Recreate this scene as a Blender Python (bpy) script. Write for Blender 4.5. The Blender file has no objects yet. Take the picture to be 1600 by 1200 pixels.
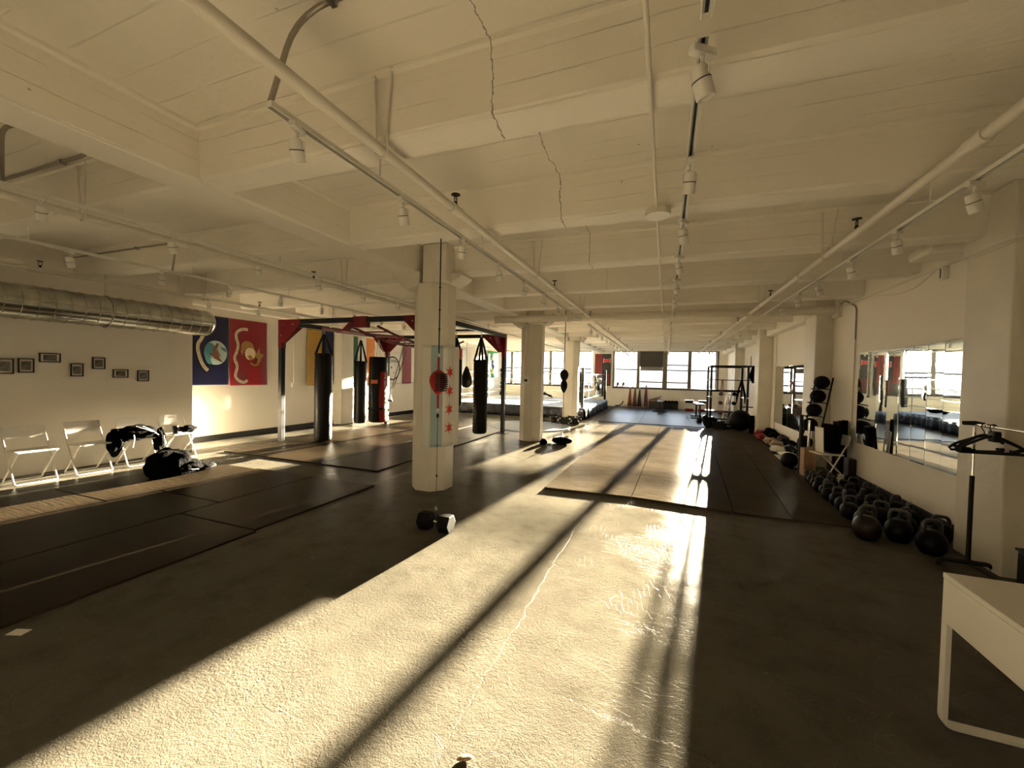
import bpy, bmesh, math, random
from mathutils import Vector, Matrix, noise, Euler
random.seed(7)
PI=math.pi
SC=bpy.context.scene
COL=SC.collection
# ------------------------------------------------------------------ camera
H=1.65
def make_camera():
    f,yaw,pitch,roll=631.79,math.radians(20.8002),math.radians(1.3737),math.radians(-1.3163)
    fw=Vector((-math.sin(yaw)*math.cos(pitch),math.cos(yaw)*math.cos(pitch),-math.sin(pitch)))
    r=Vector((math.cos(yaw),math.sin(yaw),0)); d=fw.cross(r)
    c,s=math.cos(roll),math.sin(roll)
    r2=c*r+s*d; d2=-s*r+c*d
    cam=bpy.data.cameras.new('camera'); o=bpy.data.objects.new('camera',cam); COL.objects.link(o)
    cam.sensor_width=36; cam.lens=f/1600*36; cam.clip_start=.02; cam.clip_end=500
    m=Matrix((r2,-d2,-fw)).transposed().to_4x4(); m.translation=Vector((0,0,H))
    o.matrix_world=m; SC.camera=o
make_camera()
# ------------------------------------------------------------------ world, sun, exposure
SUN_TAN_AZ=.109; SUN_TAN_EL=.121
def make_light():
    w=bpy.data.worlds.new('sky'); SC.world=w; w.use_nodes=True
    nt=w.node_tree; nt.nodes.clear()
    out=nt.nodes.new('ShaderNodeOutputWorld'); bg=nt.nodes.new('ShaderNodeBackground')
    tc=nt.nodes.new('ShaderNodeTexCoord'); sep=nt.nodes.new('ShaderNodeSeparateXYZ')
    cr=nt.nodes.new('ShaderNodeValToRGB')
    mr=nt.nodes.new('ShaderNodeMapRange'); mr.inputs[1].default_value=-.2; mr.inputs[2].default_value=.6
    nt.links.new(tc.outputs['Generated'],sep.inputs[0]); nt.links.new(sep.outputs['Z'],mr.inputs[0])
    nt.links.new(mr.outputs[0],cr.inputs[0]); nt.links.new(cr.outputs[0],bg.inputs[0]); nt.links.new(bg.outputs[0],out.inputs[0])
    e=cr.color_ramp.elements
    e[0].position=0; e[0].color=(.20,.18,.17,1)
    e[1].position=1; e[1].color=(.50,.70,1.0,1)
    a=e.new(.228); a.color=(.24,.21,.205,1)
    a=e.new(.25); a.color=(1.0,.97,.92,1)
    a=e.new(.45); a.color=(.9,.96,1.06,1)
    bg.inputs[1].default_value=SKY
    L=bpy.data.lights.new('sun','SUN'); L.energy=SUN; L.angle=math.radians(.55); L.color=(1,.83,.58)
    o=bpy.data.objects.new('sun',L); COL.objects.link(o)
    d=Vector((-SUN_TAN_AZ,-1,0)).normalized(); d=Vector((d.x,d.y,-SUN_TAN_EL))
    o.rotation_euler=d.to_track_quat('-Z','Y').to_euler(); o.location=(4,30,6)
    vs=SC.view_settings; vs.view_transform='Standard'; vs.look='None'; vs.gamma=1; vs.use_curve_mapping=False
    vs.exposure=EXPO
SKY=2.6; SUN=135.0; EXPO=1.22
make_light()
# ------------------------------------------------------------------ helpers
class MB:
    def __init__(s): s.v=[]; s.f=[]; s.m=[]; s.sm=[]
    def add(s,vs,fs,mi=0,smooth=False):
        b=len(s.v); s.v+= [tuple(v) for v in vs]
        for f in fs: s.f.append(tuple(i+b for i in f)); s.m.append(mi); s.sm.append(smooth)
        return s
    def box(s,c,d,rot=None,mi=0):
        x,y,z=d[0]/2,d[1]/2,d[2]/2; M=Euler(rot).to_matrix() if rot else None
        vs=[]
        for a in (-x,x):
            for b in (-y,y):
                for e in (-z,z):
                    p=Vector((a,b,e)); p=M@p if M else p
                    vs.append(p+Vector(c))
        return s.add(vs,[(0,1,3,2),(4,6,7,5),(0,4,5,1),(2,3,7,6),(0,2,6,4),(1,5,7,3)],mi)
    def bb(s,a,b,mi=0):
        return s.box([(a[i]+b[i])/2 for i in range(3)],[abs(b[i]-a[i]) for i in range(3)],mi=mi)
    def tube(s,pts,r,n=10,mi=0,cap=True,closed=False,flat=None):
        pts=[Vector(p) for p in pts]; N=len(pts); rs=r if isinstance(r,(list,tuple)) else [r]*N
        vs=[];up=None
        for i,p in enumerate(pts):
            if closed: t=(pts[(i+1)%N]-pts[i-1]).normalized()
            else: t=(pts[min(i+1,N-1)]-pts[max(i-1,0)]).normalized()
            if up is None:
                up=Vector((0,0,1)) if abs(t.z)<.9 else Vector((1,0,0))
            a=t.cross(up).normalized()
            if a.length<.5: a=Vector((1,0,0))
            u=a.cross(t).normalized(); up=u
            for k in range(n):
                q=2*PI*k/n
                vs.append(p+a*math.cos(q)*rs[i]+u*math.sin(q)*rs[i]*(flat or 1))
        fs=[]
        for i in range(N if closed else N-1):
            j=(i+1)%N
            for k in range(n): fs.append((i*n+k,i*n+(k+1)%n,j*n+(k+1)%n,j*n+k))
        if cap and not closed: fs+= [tuple(range(n))[::-1],tuple((N-1)*n+k for k in range(n))]
        return s.add(vs,fs,mi,True)
    def cyl(s,a,b,r,n=16,r2=None,mi=0): return s.tube([a,b],[r,r if r2 is None else r2],n,mi)
    def lathe(s,prof,c=(0,0,0),n=20,mi=0,M=None,arc=None):
        vs=[];N=len(prof)
        for r,z in prof:
            for k in range(n):
                q=2*PI*k/n; p=Vector((r*math.cos(q),r*math.sin(q),z))
                if M: p=M@p
                vs.append(p+Vector(c))
        fs=[]
        for i in range(N-1):
            for k in range(n): fs.append((i*n+k,i*n+(k+1)%n,(i+1)*n+(k+1)%n,(i+1)*n+k))
        fs.append(tuple(range(n))[::-1]); fs.append(tuple((N-1)*n+k for k in range(n)))
        return s.add(vs,fs,mi,True)
    def ball(s,c,r,n=16,mi=0,sc=(1,1,1),rough=0,seed=0,freq=3,M=None):
        vs=[];fs=[];h=n//2+1
        for i in range(1,h):
            t=PI*i/h
            for k in range(n):
                q=2*PI*k/n; vs.append(Vector((math.sin(t)*math.cos(q),math.sin(t)*math.sin(q),math.cos(t))))
        vs+= [Vector((0,0,1)),Vector((0,0,-1))]
        for i in range(h-2):
            for k in range(n): fs.append((i*n+k,(i+1)*n+k,(i+1)*n+(k+1)%n,i*n+(k+1)%n))
        a=len(vs)-2
        for k in range(n): fs.append((a,k,(k+1)%n)); fs.append((a+1,(h-2)*n+(k+1)%n,(h-2)*n+k))
        o=[]
        for v in vs:
            q=1+ (rough*noise.noise(v*freq+Vector((seed*7.3,seed,0))) if rough else 0)
            p=Vector((v.x*sc[0],v.y*sc[1],v.z*sc[2]))*r*q
            if M: p=M@p
            o.append(p+Vector(c))
        return s.add(o,fs,mi,True)
    def prism(s,poly,h,M=None,mi=0):
        # poly in xy, extruded 0..h in z, then M
        n=len(poly); vs=[Vector((x,y,0)) for x,y in poly]+[Vector((x,y,h)) for x,y in poly]
        if M: vs=[M@v for v in vs]
        return s.add(vs,[tuple(range(n))[::-1],tuple(range(n,2*n))]+[(i,(i+1)%n,n+(i+1)%n,n+i) for i in range(n)],mi)
    def build(s,name,mat,parent=None,bevel=0,seg=2,sub=0,kind=None,auto=True):
        me=bpy.data.meshes.new(name); me.from_pydata(s.v,[],s.f)
        mats=mat if isinstance(mat,(list,tuple)) else [mat]
        for m in mats: me.materials.append(m)
        for p,mi,sm in zip(me.polygons,s.m,s.sm): p.material_index=min(mi,len(mats)-1); p.use_smooth=sm
        bm=bmesh.new(); bm.from_mesh(me); bmesh.ops.recalc_face_normals(bm,faces=bm.faces); bm.to_mesh(me); bm.free()
        if any(s.sm):
            try: me.set_sharp_from_angle(angle=math.radians(42))
            except Exception: pass
        o=bpy.data.objects.new(name,me); COL.objects.link(o)
        if parent is not None: o.parent=parent; o.matrix_parent_inverse=Matrix.Identity(4)
        if bevel:
            b=o.modifiers.new('bevel','BEVEL'); b.width=bevel; b.segments=seg; b.limit_method='ANGLE'; b.angle_limit=math.radians(50)
        if sub:
            b=o.modifiers.new('sub','SUBSURF'); b.levels=sub; b.render_levels=sub
        if kind: o['kind']=kind
        return o
def tag(o,label,cat,group=None,kind=None):
    o['label']=label; o['category']=cat
    if group: o['group']=group
    if kind: o['kind']=kind
    return o
def empty(name,loc,label,cat,group=None,rz=0):
    o=bpy.data.objects.new(name,None); COL.objects.link(o); o.location=loc; o.rotation_euler=(0,0,rz); o.empty_display_size=.1
    return tag(o,label,cat,group)
def dup(root,loc,rz=None,label=None,name=None):
    r=root.copy(); COL.objects.link(r); r.location=loc
    if rz is not None: r.rotation_euler=(0,0,rz)
    if label: r['label']=label
    for ch in list(root.children):
        c=ch.copy(); COL.objects.link(c); c.parent=r
        for g in list(ch.children):
            d=g.copy(); COL.objects.link(d); d.parent=c
    return r
def arc_pts(c,r,a0,a1,n,axis='z'):
    out=[]
    for i in range(n+1):
        a=a0+(a1-a0)*i/n
        x,y=r*math.cos(a),r*math.sin(a)
        out.append({'z':(c[0]+x,c[1]+y,c[2]),'y':(c[0]+x,c[1],c[2]+y),'x':(c[0],c[1]+x,c[2]+y)}[axis])
    return out
def fillet(pts,r,n=5):
    pts=[Vector(p) for p in pts]; out=[pts[0]]
    for i in range(1,len(pts)-1):
        a,b,c=pts[i-1],pts[i],pts[i+1]
        u=(a-b).normalized(); v=(c-b).normalized(); q=min(r,(a-b).length*.49,(c-b).length*.49)
        for k in range(n+1):
            t=k/n; out.append((b+u*q)*(1-t)**2+b*2*t*(1-t)+(b+v*q)*t*t)
    out.append(pts[-1]); return out
def text_mesh(txt,size,name,mat,parent,M,ext=.002,sx=1):
    cu=bpy.data.curves.new('t','FONT'); cu.body=txt; cu.size=size; cu.extrude=ext; cu.align_x='CENTER'; cu.align_y='CENTER'
    t=bpy.data.objects.new('t',cu); COL.objects.link(t)
    dg=bpy.context.evaluated_depsgraph_get(); dg.update()
    me=bpy.data.meshes.new_from_object(t.evaluated_get(dg)); bpy.data.objects.remove(t); bpy.data.curves.remove(cu)
    me.transform(Matrix.Scale(sx,4,(1,0,0))); me.transform(M); me.materials.clear(); me.materials.append(mat)
    o=bpy.data.objects.new(name,me); COL.objects.link(o)
    if parent is not None: o.parent=parent
    return o
# ------------------------------------------------------------------ materials
def mat(name,col,rough=.5,metal=0,spec=.5,bump=0,bscale=20,var=0,vscale=3,alpha=None,sheen=0,bdist=.01,coat=0):
    m=bpy.data.materials.new(name); m.use_nodes=True; nt=m.node_tree; b=nt.nodes['Principled BSDF']
    b.inputs['Base Color'].default_value=(*col,1); b.inputs['Roughness'].default_value=rough; b.inputs['Metallic'].default_value=metal
    b.inputs['Specular IOR Level'].default_value=spec
    if coat: b.inputs['Coat Weight'].default_value=coat
    if sheen: b.inputs['Sheen Weight'].default_value=sheen
    tc=nt.nodes.new('ShaderNodeTexCoord')
    if var:
        n=nt.nodes.new('ShaderNodeTexNoise'); n.inputs['Scale'].default_value=vscale; n.inputs['Detail'].default_value=5
        nt.links.new(tc.outputs['Object'],n.inputs['Vector'])
        r=nt.nodes.new('ShaderNodeMapRange'); r.inputs[1].default_value=.3; r.inputs[2].default_value=.7; r.inputs[3].default_value=1-var; r.inputs[4].default_value=1+var
        nt.links.new(n.outputs['Fac'],r.inputs[0])
        x=nt.nodes.new('ShaderNodeMix'); x.data_type='RGBA'; x.blend_type='MULTIPLY'; x.inputs[0].default_value=1
        x.inputs[6].default_value=(*col,1); nt.links.new(r.outputs[0],x.inputs[7]); nt.links.new(x.outputs[2],b.inputs['Base Color'])
    if bump:
        n=nt.nodes.new('ShaderNodeTexNoise'); n.inputs['Scale'].default_value=bscale; n.inputs['Detail'].default_value=4
        nt.links.new(tc.outputs['Object'],n.inputs['Vector'])
        bp=nt.nodes.new('ShaderNodeBump'); bp.inputs['Strength'].default_value=bump; bp.inputs['Distance'].default_value=bdist
        nt.links.new(n.outputs['Fac'],bp.inputs['Height']); nt.links.new(bp.outputs[0],b.inputs['Normal'])
    return m
def nodes(m): return m.node_tree.nodes, m.node_tree.links
WALLC=(.80,.75,.66)
M={}
M['wall']=mat('painted wall',WALLC,.62,bump=.25,bscale=9,var=.03,vscale=1.3,bdist=.01)
def concrete_paint(name,col,dir_axis=1,period=.21,lines=.35):
    m=mat(name,col,.6,var=.04,vscale=1.5); N,L=nodes(m); b=N['Principled BSDF']
    geo=N.new('ShaderNodeNewGeometry'); sep=N.new('ShaderNodeSeparateXYZ'); L.new(geo.outputs['Position'],sep.inputs[0])
    # board marks: thin ridges every plank
    nz=N.new('ShaderNodeTexNoise'); nz.inputs['Scale'].default_value=1.1; L.new(geo.outputs['Position'],nz.inputs['Vector'])
    a=N.new('ShaderNodeMath'); a.operation='MULTIPLY_ADD'; L.new(nz.outputs['Fac'],a.inputs[0]); a.inputs[1].default_value=.05; L.new(sep.outputs[dir_axis],a.inputs[2])
    d=N.new('ShaderNodeMath'); d.operation='DIVIDE'; L.new(a.outputs[0],d.inputs[0]); d.inputs[1].default_value=period
    fr=N.new('ShaderNodeMath'); fr.operation='FRACT'; L.new(d.outputs[0],fr.inputs[0])
    s=N.new('ShaderNodeMath'); s.operation='SUBTRACT'; L.new(fr.outputs[0],s.inputs[0]); s.inputs[1].default_value=.5
    ab=N.new('ShaderNodeMath'); ab.operation='ABSOLUTE'; L.new(s.outputs[0],ab.inputs[0])
    sm=N.new('ShaderNodeMapRange'); sm.inputs[1].default_value=0; sm.inputs[2].default_value=.035; sm.inputs[3].default_value=1; sm.inputs[4].default_value=0; L.new(ab.outputs[0],sm.inputs[0])
    n2=N.new('ShaderNodeTexNoise'); n2.inputs['Scale'].default_value=1.7; n2.inputs['Detail'].default_value=3; L.new(geo.outputs['Position'],n2.inputs['Vector'])
    g=N.new('ShaderNodeMapRange'); g.inputs[1].default_value=.42; g.inputs[2].default_value=.62; L.new(n2.outputs['Fac'],g.inputs[0])
    mu=N.new('ShaderNodeMath'); mu.operation='MULTIPLY'; L.new(sm.outputs[0],mu.inputs[0]); L.new(g.outputs[0],mu.inputs[1])
    n3=N.new('ShaderNodeTexNoise'); n3.inputs['Scale'].default_value=26; n3.inputs['Detail'].default_value=6; L.new(geo.outputs['Position'],n3.inputs['Vector'])
    n4=N.new('ShaderNodeTexNoise'); n4.inputs['Scale'].default_value=3.2; n4.inputs['Detail'].default_value=3; L.new(geo.outputs['Position'],n4.inputs['Vector'])
    h=N.new('ShaderNodeMath'); h.operation='MULTIPLY_ADD'; L.new(mu.outputs[0],h.inputs[0]); h.inputs[1].default_value=lines
    k=N.new('ShaderNodeMath'); k.operation='MULTIPLY_ADD'; L.new(n3.outputs['Fac'],k.inputs[0]); k.inputs[1].default_value=.28; L.new(n4.outputs['Fac'],k.inputs[2])
    L.new(k.outputs[0],h.inputs[2])
    # long hairline crack running down the room
    nc=N.new('ShaderNodeTexNoise'); nc.inputs['Scale'].default_value=3.0; nc.inputs['Detail'].default_value=8; nc.inputs['Roughness'].default_value=.7; L.new(geo.outputs['Position'],nc.inputs['Vector'])
    c1=N.new('ShaderNodeMath'); c1.operation='MULTIPLY_ADD'; L.new(nc.outputs['Fac'],c1.inputs[0]); c1.inputs[1].default_value=.16; L.new(sep.outputs[0],c1.inputs[2])
    c2=N.new('ShaderNodeMath'); c2.operation='ADD'; L.new(c1.outputs[0],c2.inputs[0]); c2.inputs[1].default_value=.835
    c3=N.new('ShaderNodeMath'); c3.operation='ABSOLUTE'; L.new(c2.outputs[0],c3.inputs[0])
    c4=N.new('ShaderNodeMapRange'); c4.inputs[1].default_value=.0015; c4.inputs[2].default_value=.0055; c4.inputs[3].default_value=.85; c4.inputs[4].default_value=0; L.new(c3.outputs[0],c4.inputs[0])
    lim=N.new('ShaderNodeMapRange'); lim.inputs[1].default_value=5.0; lim.inputs[2].default_value=7.5; lim.inputs[3].default_value=1; lim.inputs[4].default_value=0; L.new(sep.outputs[1],lim.inputs[0])
    c5=N.new('ShaderNodeMath'); c5.operation='MULTIPLY'; L.new(c4.outputs[0],c5.inputs[0]); L.new(lim.outputs[0],c5.inputs[1])
    # small chips
    vch=N.new('ShaderNodeTexVoronoi'); vch.inputs['Scale'].default_value=5.5; L.new(geo.outputs['Position'],vch.inputs['Vector'])
    nch=N.new('ShaderNodeTexNoise'); nch.inputs['Scale'].default_value=1.3; L.new(geo.outputs['Position'],nch.inputs['Vector'])
    ch1=N.new('ShaderNodeMapRange'); ch1.inputs[1].default_value=.03; ch1.inputs[2].default_value=.06; ch1.inputs[3].default_value=.6; ch1.inputs[4].default_value=0; L.new(vch.outputs['Distance'],ch1.inputs[0])
    ch2=N.new('ShaderNodeMapRange'); ch2.inputs[1].default_value=.56; ch2.inputs[2].default_value=.62; L.new(nch.outputs['Fac'],ch2.inputs[0])
    ch3=N.new('ShaderNodeMath'); ch3.operation='MULTIPLY'; L.new(ch1.outputs[0],ch3.inputs[0]); L.new(ch2.outputs[0],ch3.inputs[1])
    mxx=N.new('ShaderNodeMath'); mxx.operation='MAXIMUM'; L.new(c5.outputs[0],mxx.inputs[0]); L.new(ch3.outputs[0],mxx.inputs[1])
    src=b.inputs['Base Color'].links[0].from_socket
    cm=N.new('ShaderNodeMix'); cm.data_type='RGBA'; L.new(mxx.outputs[0],cm.inputs[0]); L.new(src,cm.inputs[6]); cm.inputs[7].default_value=(.10,.08,.05,1); L.new(cm.outputs[2],b.inputs['Base Color'])
    bp=N.new('ShaderNodeBump'); bp.inputs['Strength'].default_value=.7; bp.inputs['Distance'].default_value=.016
    L.new(h.outputs[0],bp.inputs['Height']); L.new(bp.outputs[0],b.inputs['Normal'])
    return m
M['ceil']=concrete_paint('board marked ceiling paint',(.84,.79,.70),1,.23,.9)
M['beam']=concrete_paint('board marked beam paint',(.84,.79,.70),2,.13,.5)
M['colp']=mat('column paint',(.70,.655,.56),.5,bump=.5,bscale=7,var=.06,vscale=2.5,bdist=.015)
M['black']=mat('black satin',(.005,.005,.005),.5,spec=.25)
M['blackleather']=mat('black leather',(.0028,.0028,.0028),.42,spec=.18,bump=.3,bscale=14,bdist=.02)
M['rubber']=mat('black rubber',(.0035,.0035,.0035),.6,spec=.12)
M['blackcloth']=mat('black cloth',(.002,.002,.0022),.95,spec=.03,bump=.8,bscale=18,bdist=.03)
M['steel']=mat('steel',(.55,.54,.50),.3,1)
M['chrome']=mat('chrome',(.8,.8,.78),.12,1)
M['conduit']=mat('galvanised conduit',(.36,.33,.28),.35,1)
M['white']=mat('white enamel',(.78,.75,.68),.35)
M['whitemat']=mat('white plastic',(.75,.72,.66),.5)
M['pipe']=mat('pipe paint',(.70,.65,.56),.45,bump=.2,bscale=30)
M['red']=mat('red steel paint',(.11,.004,.008),.4,spec=.3)
M['redleather']=mat('red leather',(.26,.008,.008),.4,spec=.3,bump=.3,bscale=12)
M['glass']=None
M['dark']=mat('dark window frame',(.02,.017,.013),.5)
M['frame_tan']=mat('tan window post',(.13,.11,.07),.55)
M['boardgrey']=mat('grey shade board',(.055,.05,.042),.8)
M['boardpale']=mat('pale dusty shade',(.23,.215,.19),.7)
M['base']=mat('black baseboard',(.009,.0085,.008),.45)
M['tan']=mat('tan leather',(.32,.20,.11),.5)
M['orange']=mat('orange band',(.75,.17,.08),.5)
M['wood']=mat('tan wood',(.30,.17,.09),.6,var=.15,vscale=8)
M['gold']=mat('gold cloth',(.42,.25,.035),.6)
M['bluecloth']=mat('blue cloth',(.008,.014,.085),.55)
def glass():
    m=bpy.data.materials.new('window glass'); m.use_nodes=True; N,L=nodes(m); N.clear()
    o=N.new('ShaderNodeOutputMaterial'); t=N.new('ShaderNodeBsdfTransparent'); g=N.new('ShaderNodeBsdfGlossy'); g.inputs['Roughness'].default_value=.02
    t.inputs[0].default_value=(.93,.94,.93,1)
    x=N.new('ShaderNodeMixShader'); x.inputs[0].default_value=.06; L.new(t.outputs[0],x.inputs[1]); L.new(g.outputs[0],x.inputs[2]); L.new(x.outputs[0],o.inputs[0])
    return m
M['glass']=glass()
def mirror_mat():
    m=mat('mirror glass',(.80,.86,.86),.015,1,bump=.06,bscale=1.5,bdist=.01); return m
M['mirror']=mirror_mat()
def floor_mat():
    m=bpy.data.materials.new('painted concrete floor'); m.use_nodes=True; N,L=nodes(m); b=N['Principled BSDF']
    geo=N.new('ShaderNodeNewGeometry'); P=geo.outputs['Position']; sep=N.new('ShaderNodeSeparateXYZ'); L.new(P,sep.inputs[0])
    def nz(scale,det=4,rough=.5,vec=P):
        n=N.new('ShaderNodeTexNoise'); n.inputs['Scale'].default_value=scale; n.inputs['Detail'].default_value=det; n.inputs['Roughness'].default_value=rough; L.new(vec,n.inputs['Vector']); return n.outputs['Fac']
    def mth(op,a,b_=None,c=None):
        n=N.new('ShaderNodeMath'); n.operation=op
        for i,v in enumerate((a,b_,c)):
            if v is None: continue
            if isinstance(v,(int,float)): n.inputs[i].default_value=v
            else: L.new(v,n.inputs[i])
        return n.outputs[0]
    def mr(v,a,b_,c,d):
        n=N.new('ShaderNodeMapRange'); L.new(v,n.inputs[0]); n.inputs[1].default_value=a; n.inputs[2].default_value=b_; n.inputs[3].default_value=c; n.inputs[4].default_value=d; return n.outputs[0]
    big=nz(.55,4); mid=nz(3.5,5,.6); fine=nz(45,5,.65); vf=nz(150,2)
    # colour
    cr=N.new('ShaderNodeValToRGB'); L.new(mth('MULTIPLY_ADD',mid,.45,mth('MULTIPLY',big,.55)),cr.inputs[0])
    e=cr.color_ramp.elements; e[0].position=.3; e[0].color=(.066,.060,.048,1); e[1].position=.7; e[1].color=(.130,.119,.096,1)
    # long crack along Y at x=-.86
    wob=mth('SUBTRACT',nz(3.2,9,.78),.5); x1=mth('MULTIPLY_ADD',wob,.16,mth('ADD',sep.outputs[0],.865))
    c1=mr(mth('ABSOLUTE',x1),0,.008,1,0)
    halo=mr(mth('ABSOLUTE',x1),0,.05,1,0)
    lim=mth('MULTIPLY',mth('LESS_THAN',sep.outputs[1],5.7),1.0); c1=mth('MULTIPLY',c1,lim); halo=mth('MULTIPLY',halo,lim)
    # cross crack
    y2=mth('ADD',mth('MULTIPLY_ADD',wob,.25,sep.outputs[1]),mth('MULTIPLY_ADD',sep.outputs[0],.12,-1.95))
    c2=mth('MULTIPLY',mr(mth('ABSOLUTE',y2),0,.009,1,0),mth('MULTIPLY',mth('GREATER_THAN',sep.outputs[0],-.5),mth('LESS_THAN',sep.outputs[0],.25)))
    cr_all=mth('MAXIMUM',c1,c2)
    # scratches: stretched voronoi edges
    mp=N.new('ShaderNodeMapping'); mp.inputs['Scale'].default_value=(3.0,11,1); mp.inputs['Rotation'].default_value=(0,0,.7); L.new(P,mp.inputs['Vector'])
    vo=N.new('ShaderNodeTexVoronoi'); vo.feature='DISTANCE_TO_EDGE'; vo.inputs['Scale'].default_value=2.2; L.new(mp.outputs[0],vo.inputs['Vector'])
    scr=mth('MULTIPLY',mr(vo.outputs['Distance'],0,.012,1,0),mr(nz(1.7,3),.44,.58,0,1))
    mp2=N.new('ShaderNodeMapping'); mp2.inputs['Scale'].default_value=(9.0,2.6,1); mp2.inputs['Rotation'].default_value=(0,0,-.5); L.new(P,mp2.inputs['Vector'])
    vo2=N.new('ShaderNodeTexVoronoi'); vo2.feature='DISTANCE_TO_EDGE'; vo2.inputs['Scale'].default_value=2.6; L.new(mp2.outputs[0],vo2.inputs['Vector'])
    scr2=mth('MULTIPLY',mr(vo2.outputs['Distance'],0,.012,1,0),mr(nz(2.3,3),.46,.6,0,1))
    scr=mth('MAXIMUM',scr,scr2)
    mx=N.new('ShaderNodeMix'); mx.data_type='RGBA'; L.new(mth('MULTIPLY',scr,.55),mx.inputs[0]); L.new(cr.outputs[0],mx.inputs[6]); mx.inputs[7].default_value=(.24,.23,.19,1)
    mx2=N.new('ShaderNodeMix'); mx2.data_type='RGBA'; L.new(mth('MULTIPLY',c1,.12),mx2.inputs[0]); L.new(mx.outputs[2],mx2.inputs[6]); mx2.inputs[7].default_value=(.3,.28,.24,1)
    mx3=N.new('ShaderNodeMix'); mx3.data_type='RGBA'; L.new(mth('MULTIPLY',c2,.7),mx3.inputs[0]); L.new(mx2.outputs[2],mx3.inputs[6]); mx3.inputs[7].default_value=(.05,.045,.035,1)
    L.new(mx3.outputs[2],b.inputs['Base Color'])
    # roughness: glossy paint
    rr=mth('ADD',mth('MULTIPLY',mr(mid,.3,.7,.85,1.1),mr(sep.outputs[1],2,11,.27,.28)),mth('MULTIPLY',mr(vf,.3,.7,0,1),.06)); L.new(rr,b.inputs['Roughness'])
    b.inputs['Specular IOR Level'].default_value=.12
    # bump: coarse lumps near the camera (rough screed) + patches
    near=mr(sep.outputs[1],1.5,6.5,1.0,.30)
    pit=mr(nz(1.1,3),.52,.72,0,1)
    lum=mth('MULTIPLY',nz(46,4,.65),mth('MULTIPLY',near,mth('MULTIPLY_ADD',pit,1.3,.7)))
    h=mth('ADD',lum,mth('MULTIPLY',nz(9,3),.6)); h=mth('ADD',h,mth('MULTIPLY',nz(120,3,.7),mth('MULTIPLY_ADD',near,.6,.05)))
    h=mth('ADD',h,mth('MULTIPLY',scr,.30)); h=mth('ADD',h,mth('MULTIPLY_ADD',c2,-.35,mth('MULTIPLY',c1,-.9))); h=mth('ADD',h,mth('MULTIPLY',halo,.12))
    bp=N.new('ShaderNodeBump'); bp.inputs['Strength'].default_value=1; bp.inputs['Distance'].default_value=.0042; L.new(h,bp.inputs['Height'])
    bs=N.new('ShaderNodeBump'); bs.inputs['Strength'].default_value=1; bs.inputs['Distance'].default_value=.0009; L.new(h,bs.inputs['Height'])
    duller(m,.3,1.42,.27,None,mx3.outputs[2],bp.outputs[0],bs.outputs[0],rr)
    return m
def duller(m,rough,ior,fac,col=None,colsock=None,n_full=None,n_soft=None,roughsock=None):
    """matt body with a thin Beckmann gloss layer (tighter tails than GGX)"""
    N,L=nodes(m); out=N['Material Output']; N.remove(N['Principled BSDF'])
    d=N.new('ShaderNodeBsdfDiffuse'); g=N.new('ShaderNodeBsdfGlossy'); g.distribution='BECKMANN'; g.inputs['Roughness'].default_value=rough
    f=N.new('ShaderNodeFresnel'); f.inputs[0].default_value=ior
    x=N.new('ShaderNodeMath'); x.operation='MULTIPLY'; x.inputs[1].default_value=fac; x.use_clamp=True; L.new(f.outputs[0],x.inputs[0])
    mx=N.new('ShaderNodeMixShader'); L.new(x.outputs[0],mx.inputs[0]); L.new(d.outputs[0],mx.inputs[1]); L.new(g.outputs[0],mx.inputs[2]); L.new(mx.outputs[0],out.inputs[0])
    if colsock is not None: L.new(colsock,d.inputs[0])
    elif col: d.inputs[0].default_value=(*col,1)
    if n_full is not None: L.new(n_full,d.inputs['Normal'])
    if n_soft is not None: L.new(n_soft,g.inputs['Normal'])
    if roughsock is not None: L.new(roughsock,g.inputs['Roughness'])
M['floor']=floor_mat()
def matt_mat(name,col,rough=.5,bs=.004,streak=(30,4),fac=.6):
    m=bpy.data.materials.new(name); m.use_nodes=True; N,L=nodes(m)
    tc=N.new('ShaderNodeNewGeometry'); mp=N.new('ShaderNodeMapping'); mp.inputs['Scale'].default_value=(streak[1],streak[0],1); L.new(tc.outputs['Position'],mp.inputs['Vector'])
    n=N.new('ShaderNodeTexNoise'); n.inputs['Scale'].default_value=1; n.inputs['Detail'].default_value=4; L.new(mp.outputs[0],n.inputs['Vector'])
    n2=N.new('ShaderNodeTexNoise'); n2.inputs['Scale'].default_value=70; n2.inputs['Detail'].default_value=3; L.new(tc.outputs['Position'],n2.inputs['Vector'])
    a=N.new('ShaderNodeMath'); a.operation='MULTIPLY_ADD'; L.new(n2.outputs['Fac'],a.inputs[0]); a.inputs[1].default_value=.5; L.new(n.outputs['Fac'],a.inputs[2])
    bps=[]
    for dist in (bs,bs*.3):
        bp=N.new('ShaderNodeBump'); bp.inputs['Strength'].default_value=1; bp.inputs['Distance'].default_value=dist; L.new(a.outputs[0],bp.inputs['Height']); bps.append(bp.outputs[0])
    n3=N.new('ShaderNodeTexNoise'); n3.inputs['Scale'].default_value=2; n3.inputs['Detail'].default_value=6; L.new(tc.outputs['Position'],n3.inputs['Vector'])
    cr=N.new('ShaderNodeValToRGB'); L.new(n3.outputs['Fac'],cr.inputs[0]); e=cr.color_ramp.elements
    e[0].position=.3; e[0].color=(*[c*.8 for c in col],1); e[1].position=.7; e[1].color=(*[c*1.2 for c in col],1)
    duller(m,rough,1.42,fac,None,cr.outputs[0],bps[0],bps[1])
    return m
M['matA']=matt_mat('dark brown rubber mat',(.026,.019,.012),.4,.004,(30,4),.35)
M['matB']=matt_mat('black rolled mat',(.056,.046,.034),.30,.007,(9,3),.11); 
M['matC']=matt_mat('grey rubber tile',(.03,.033,.04),.36,.003,(6,3))
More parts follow.
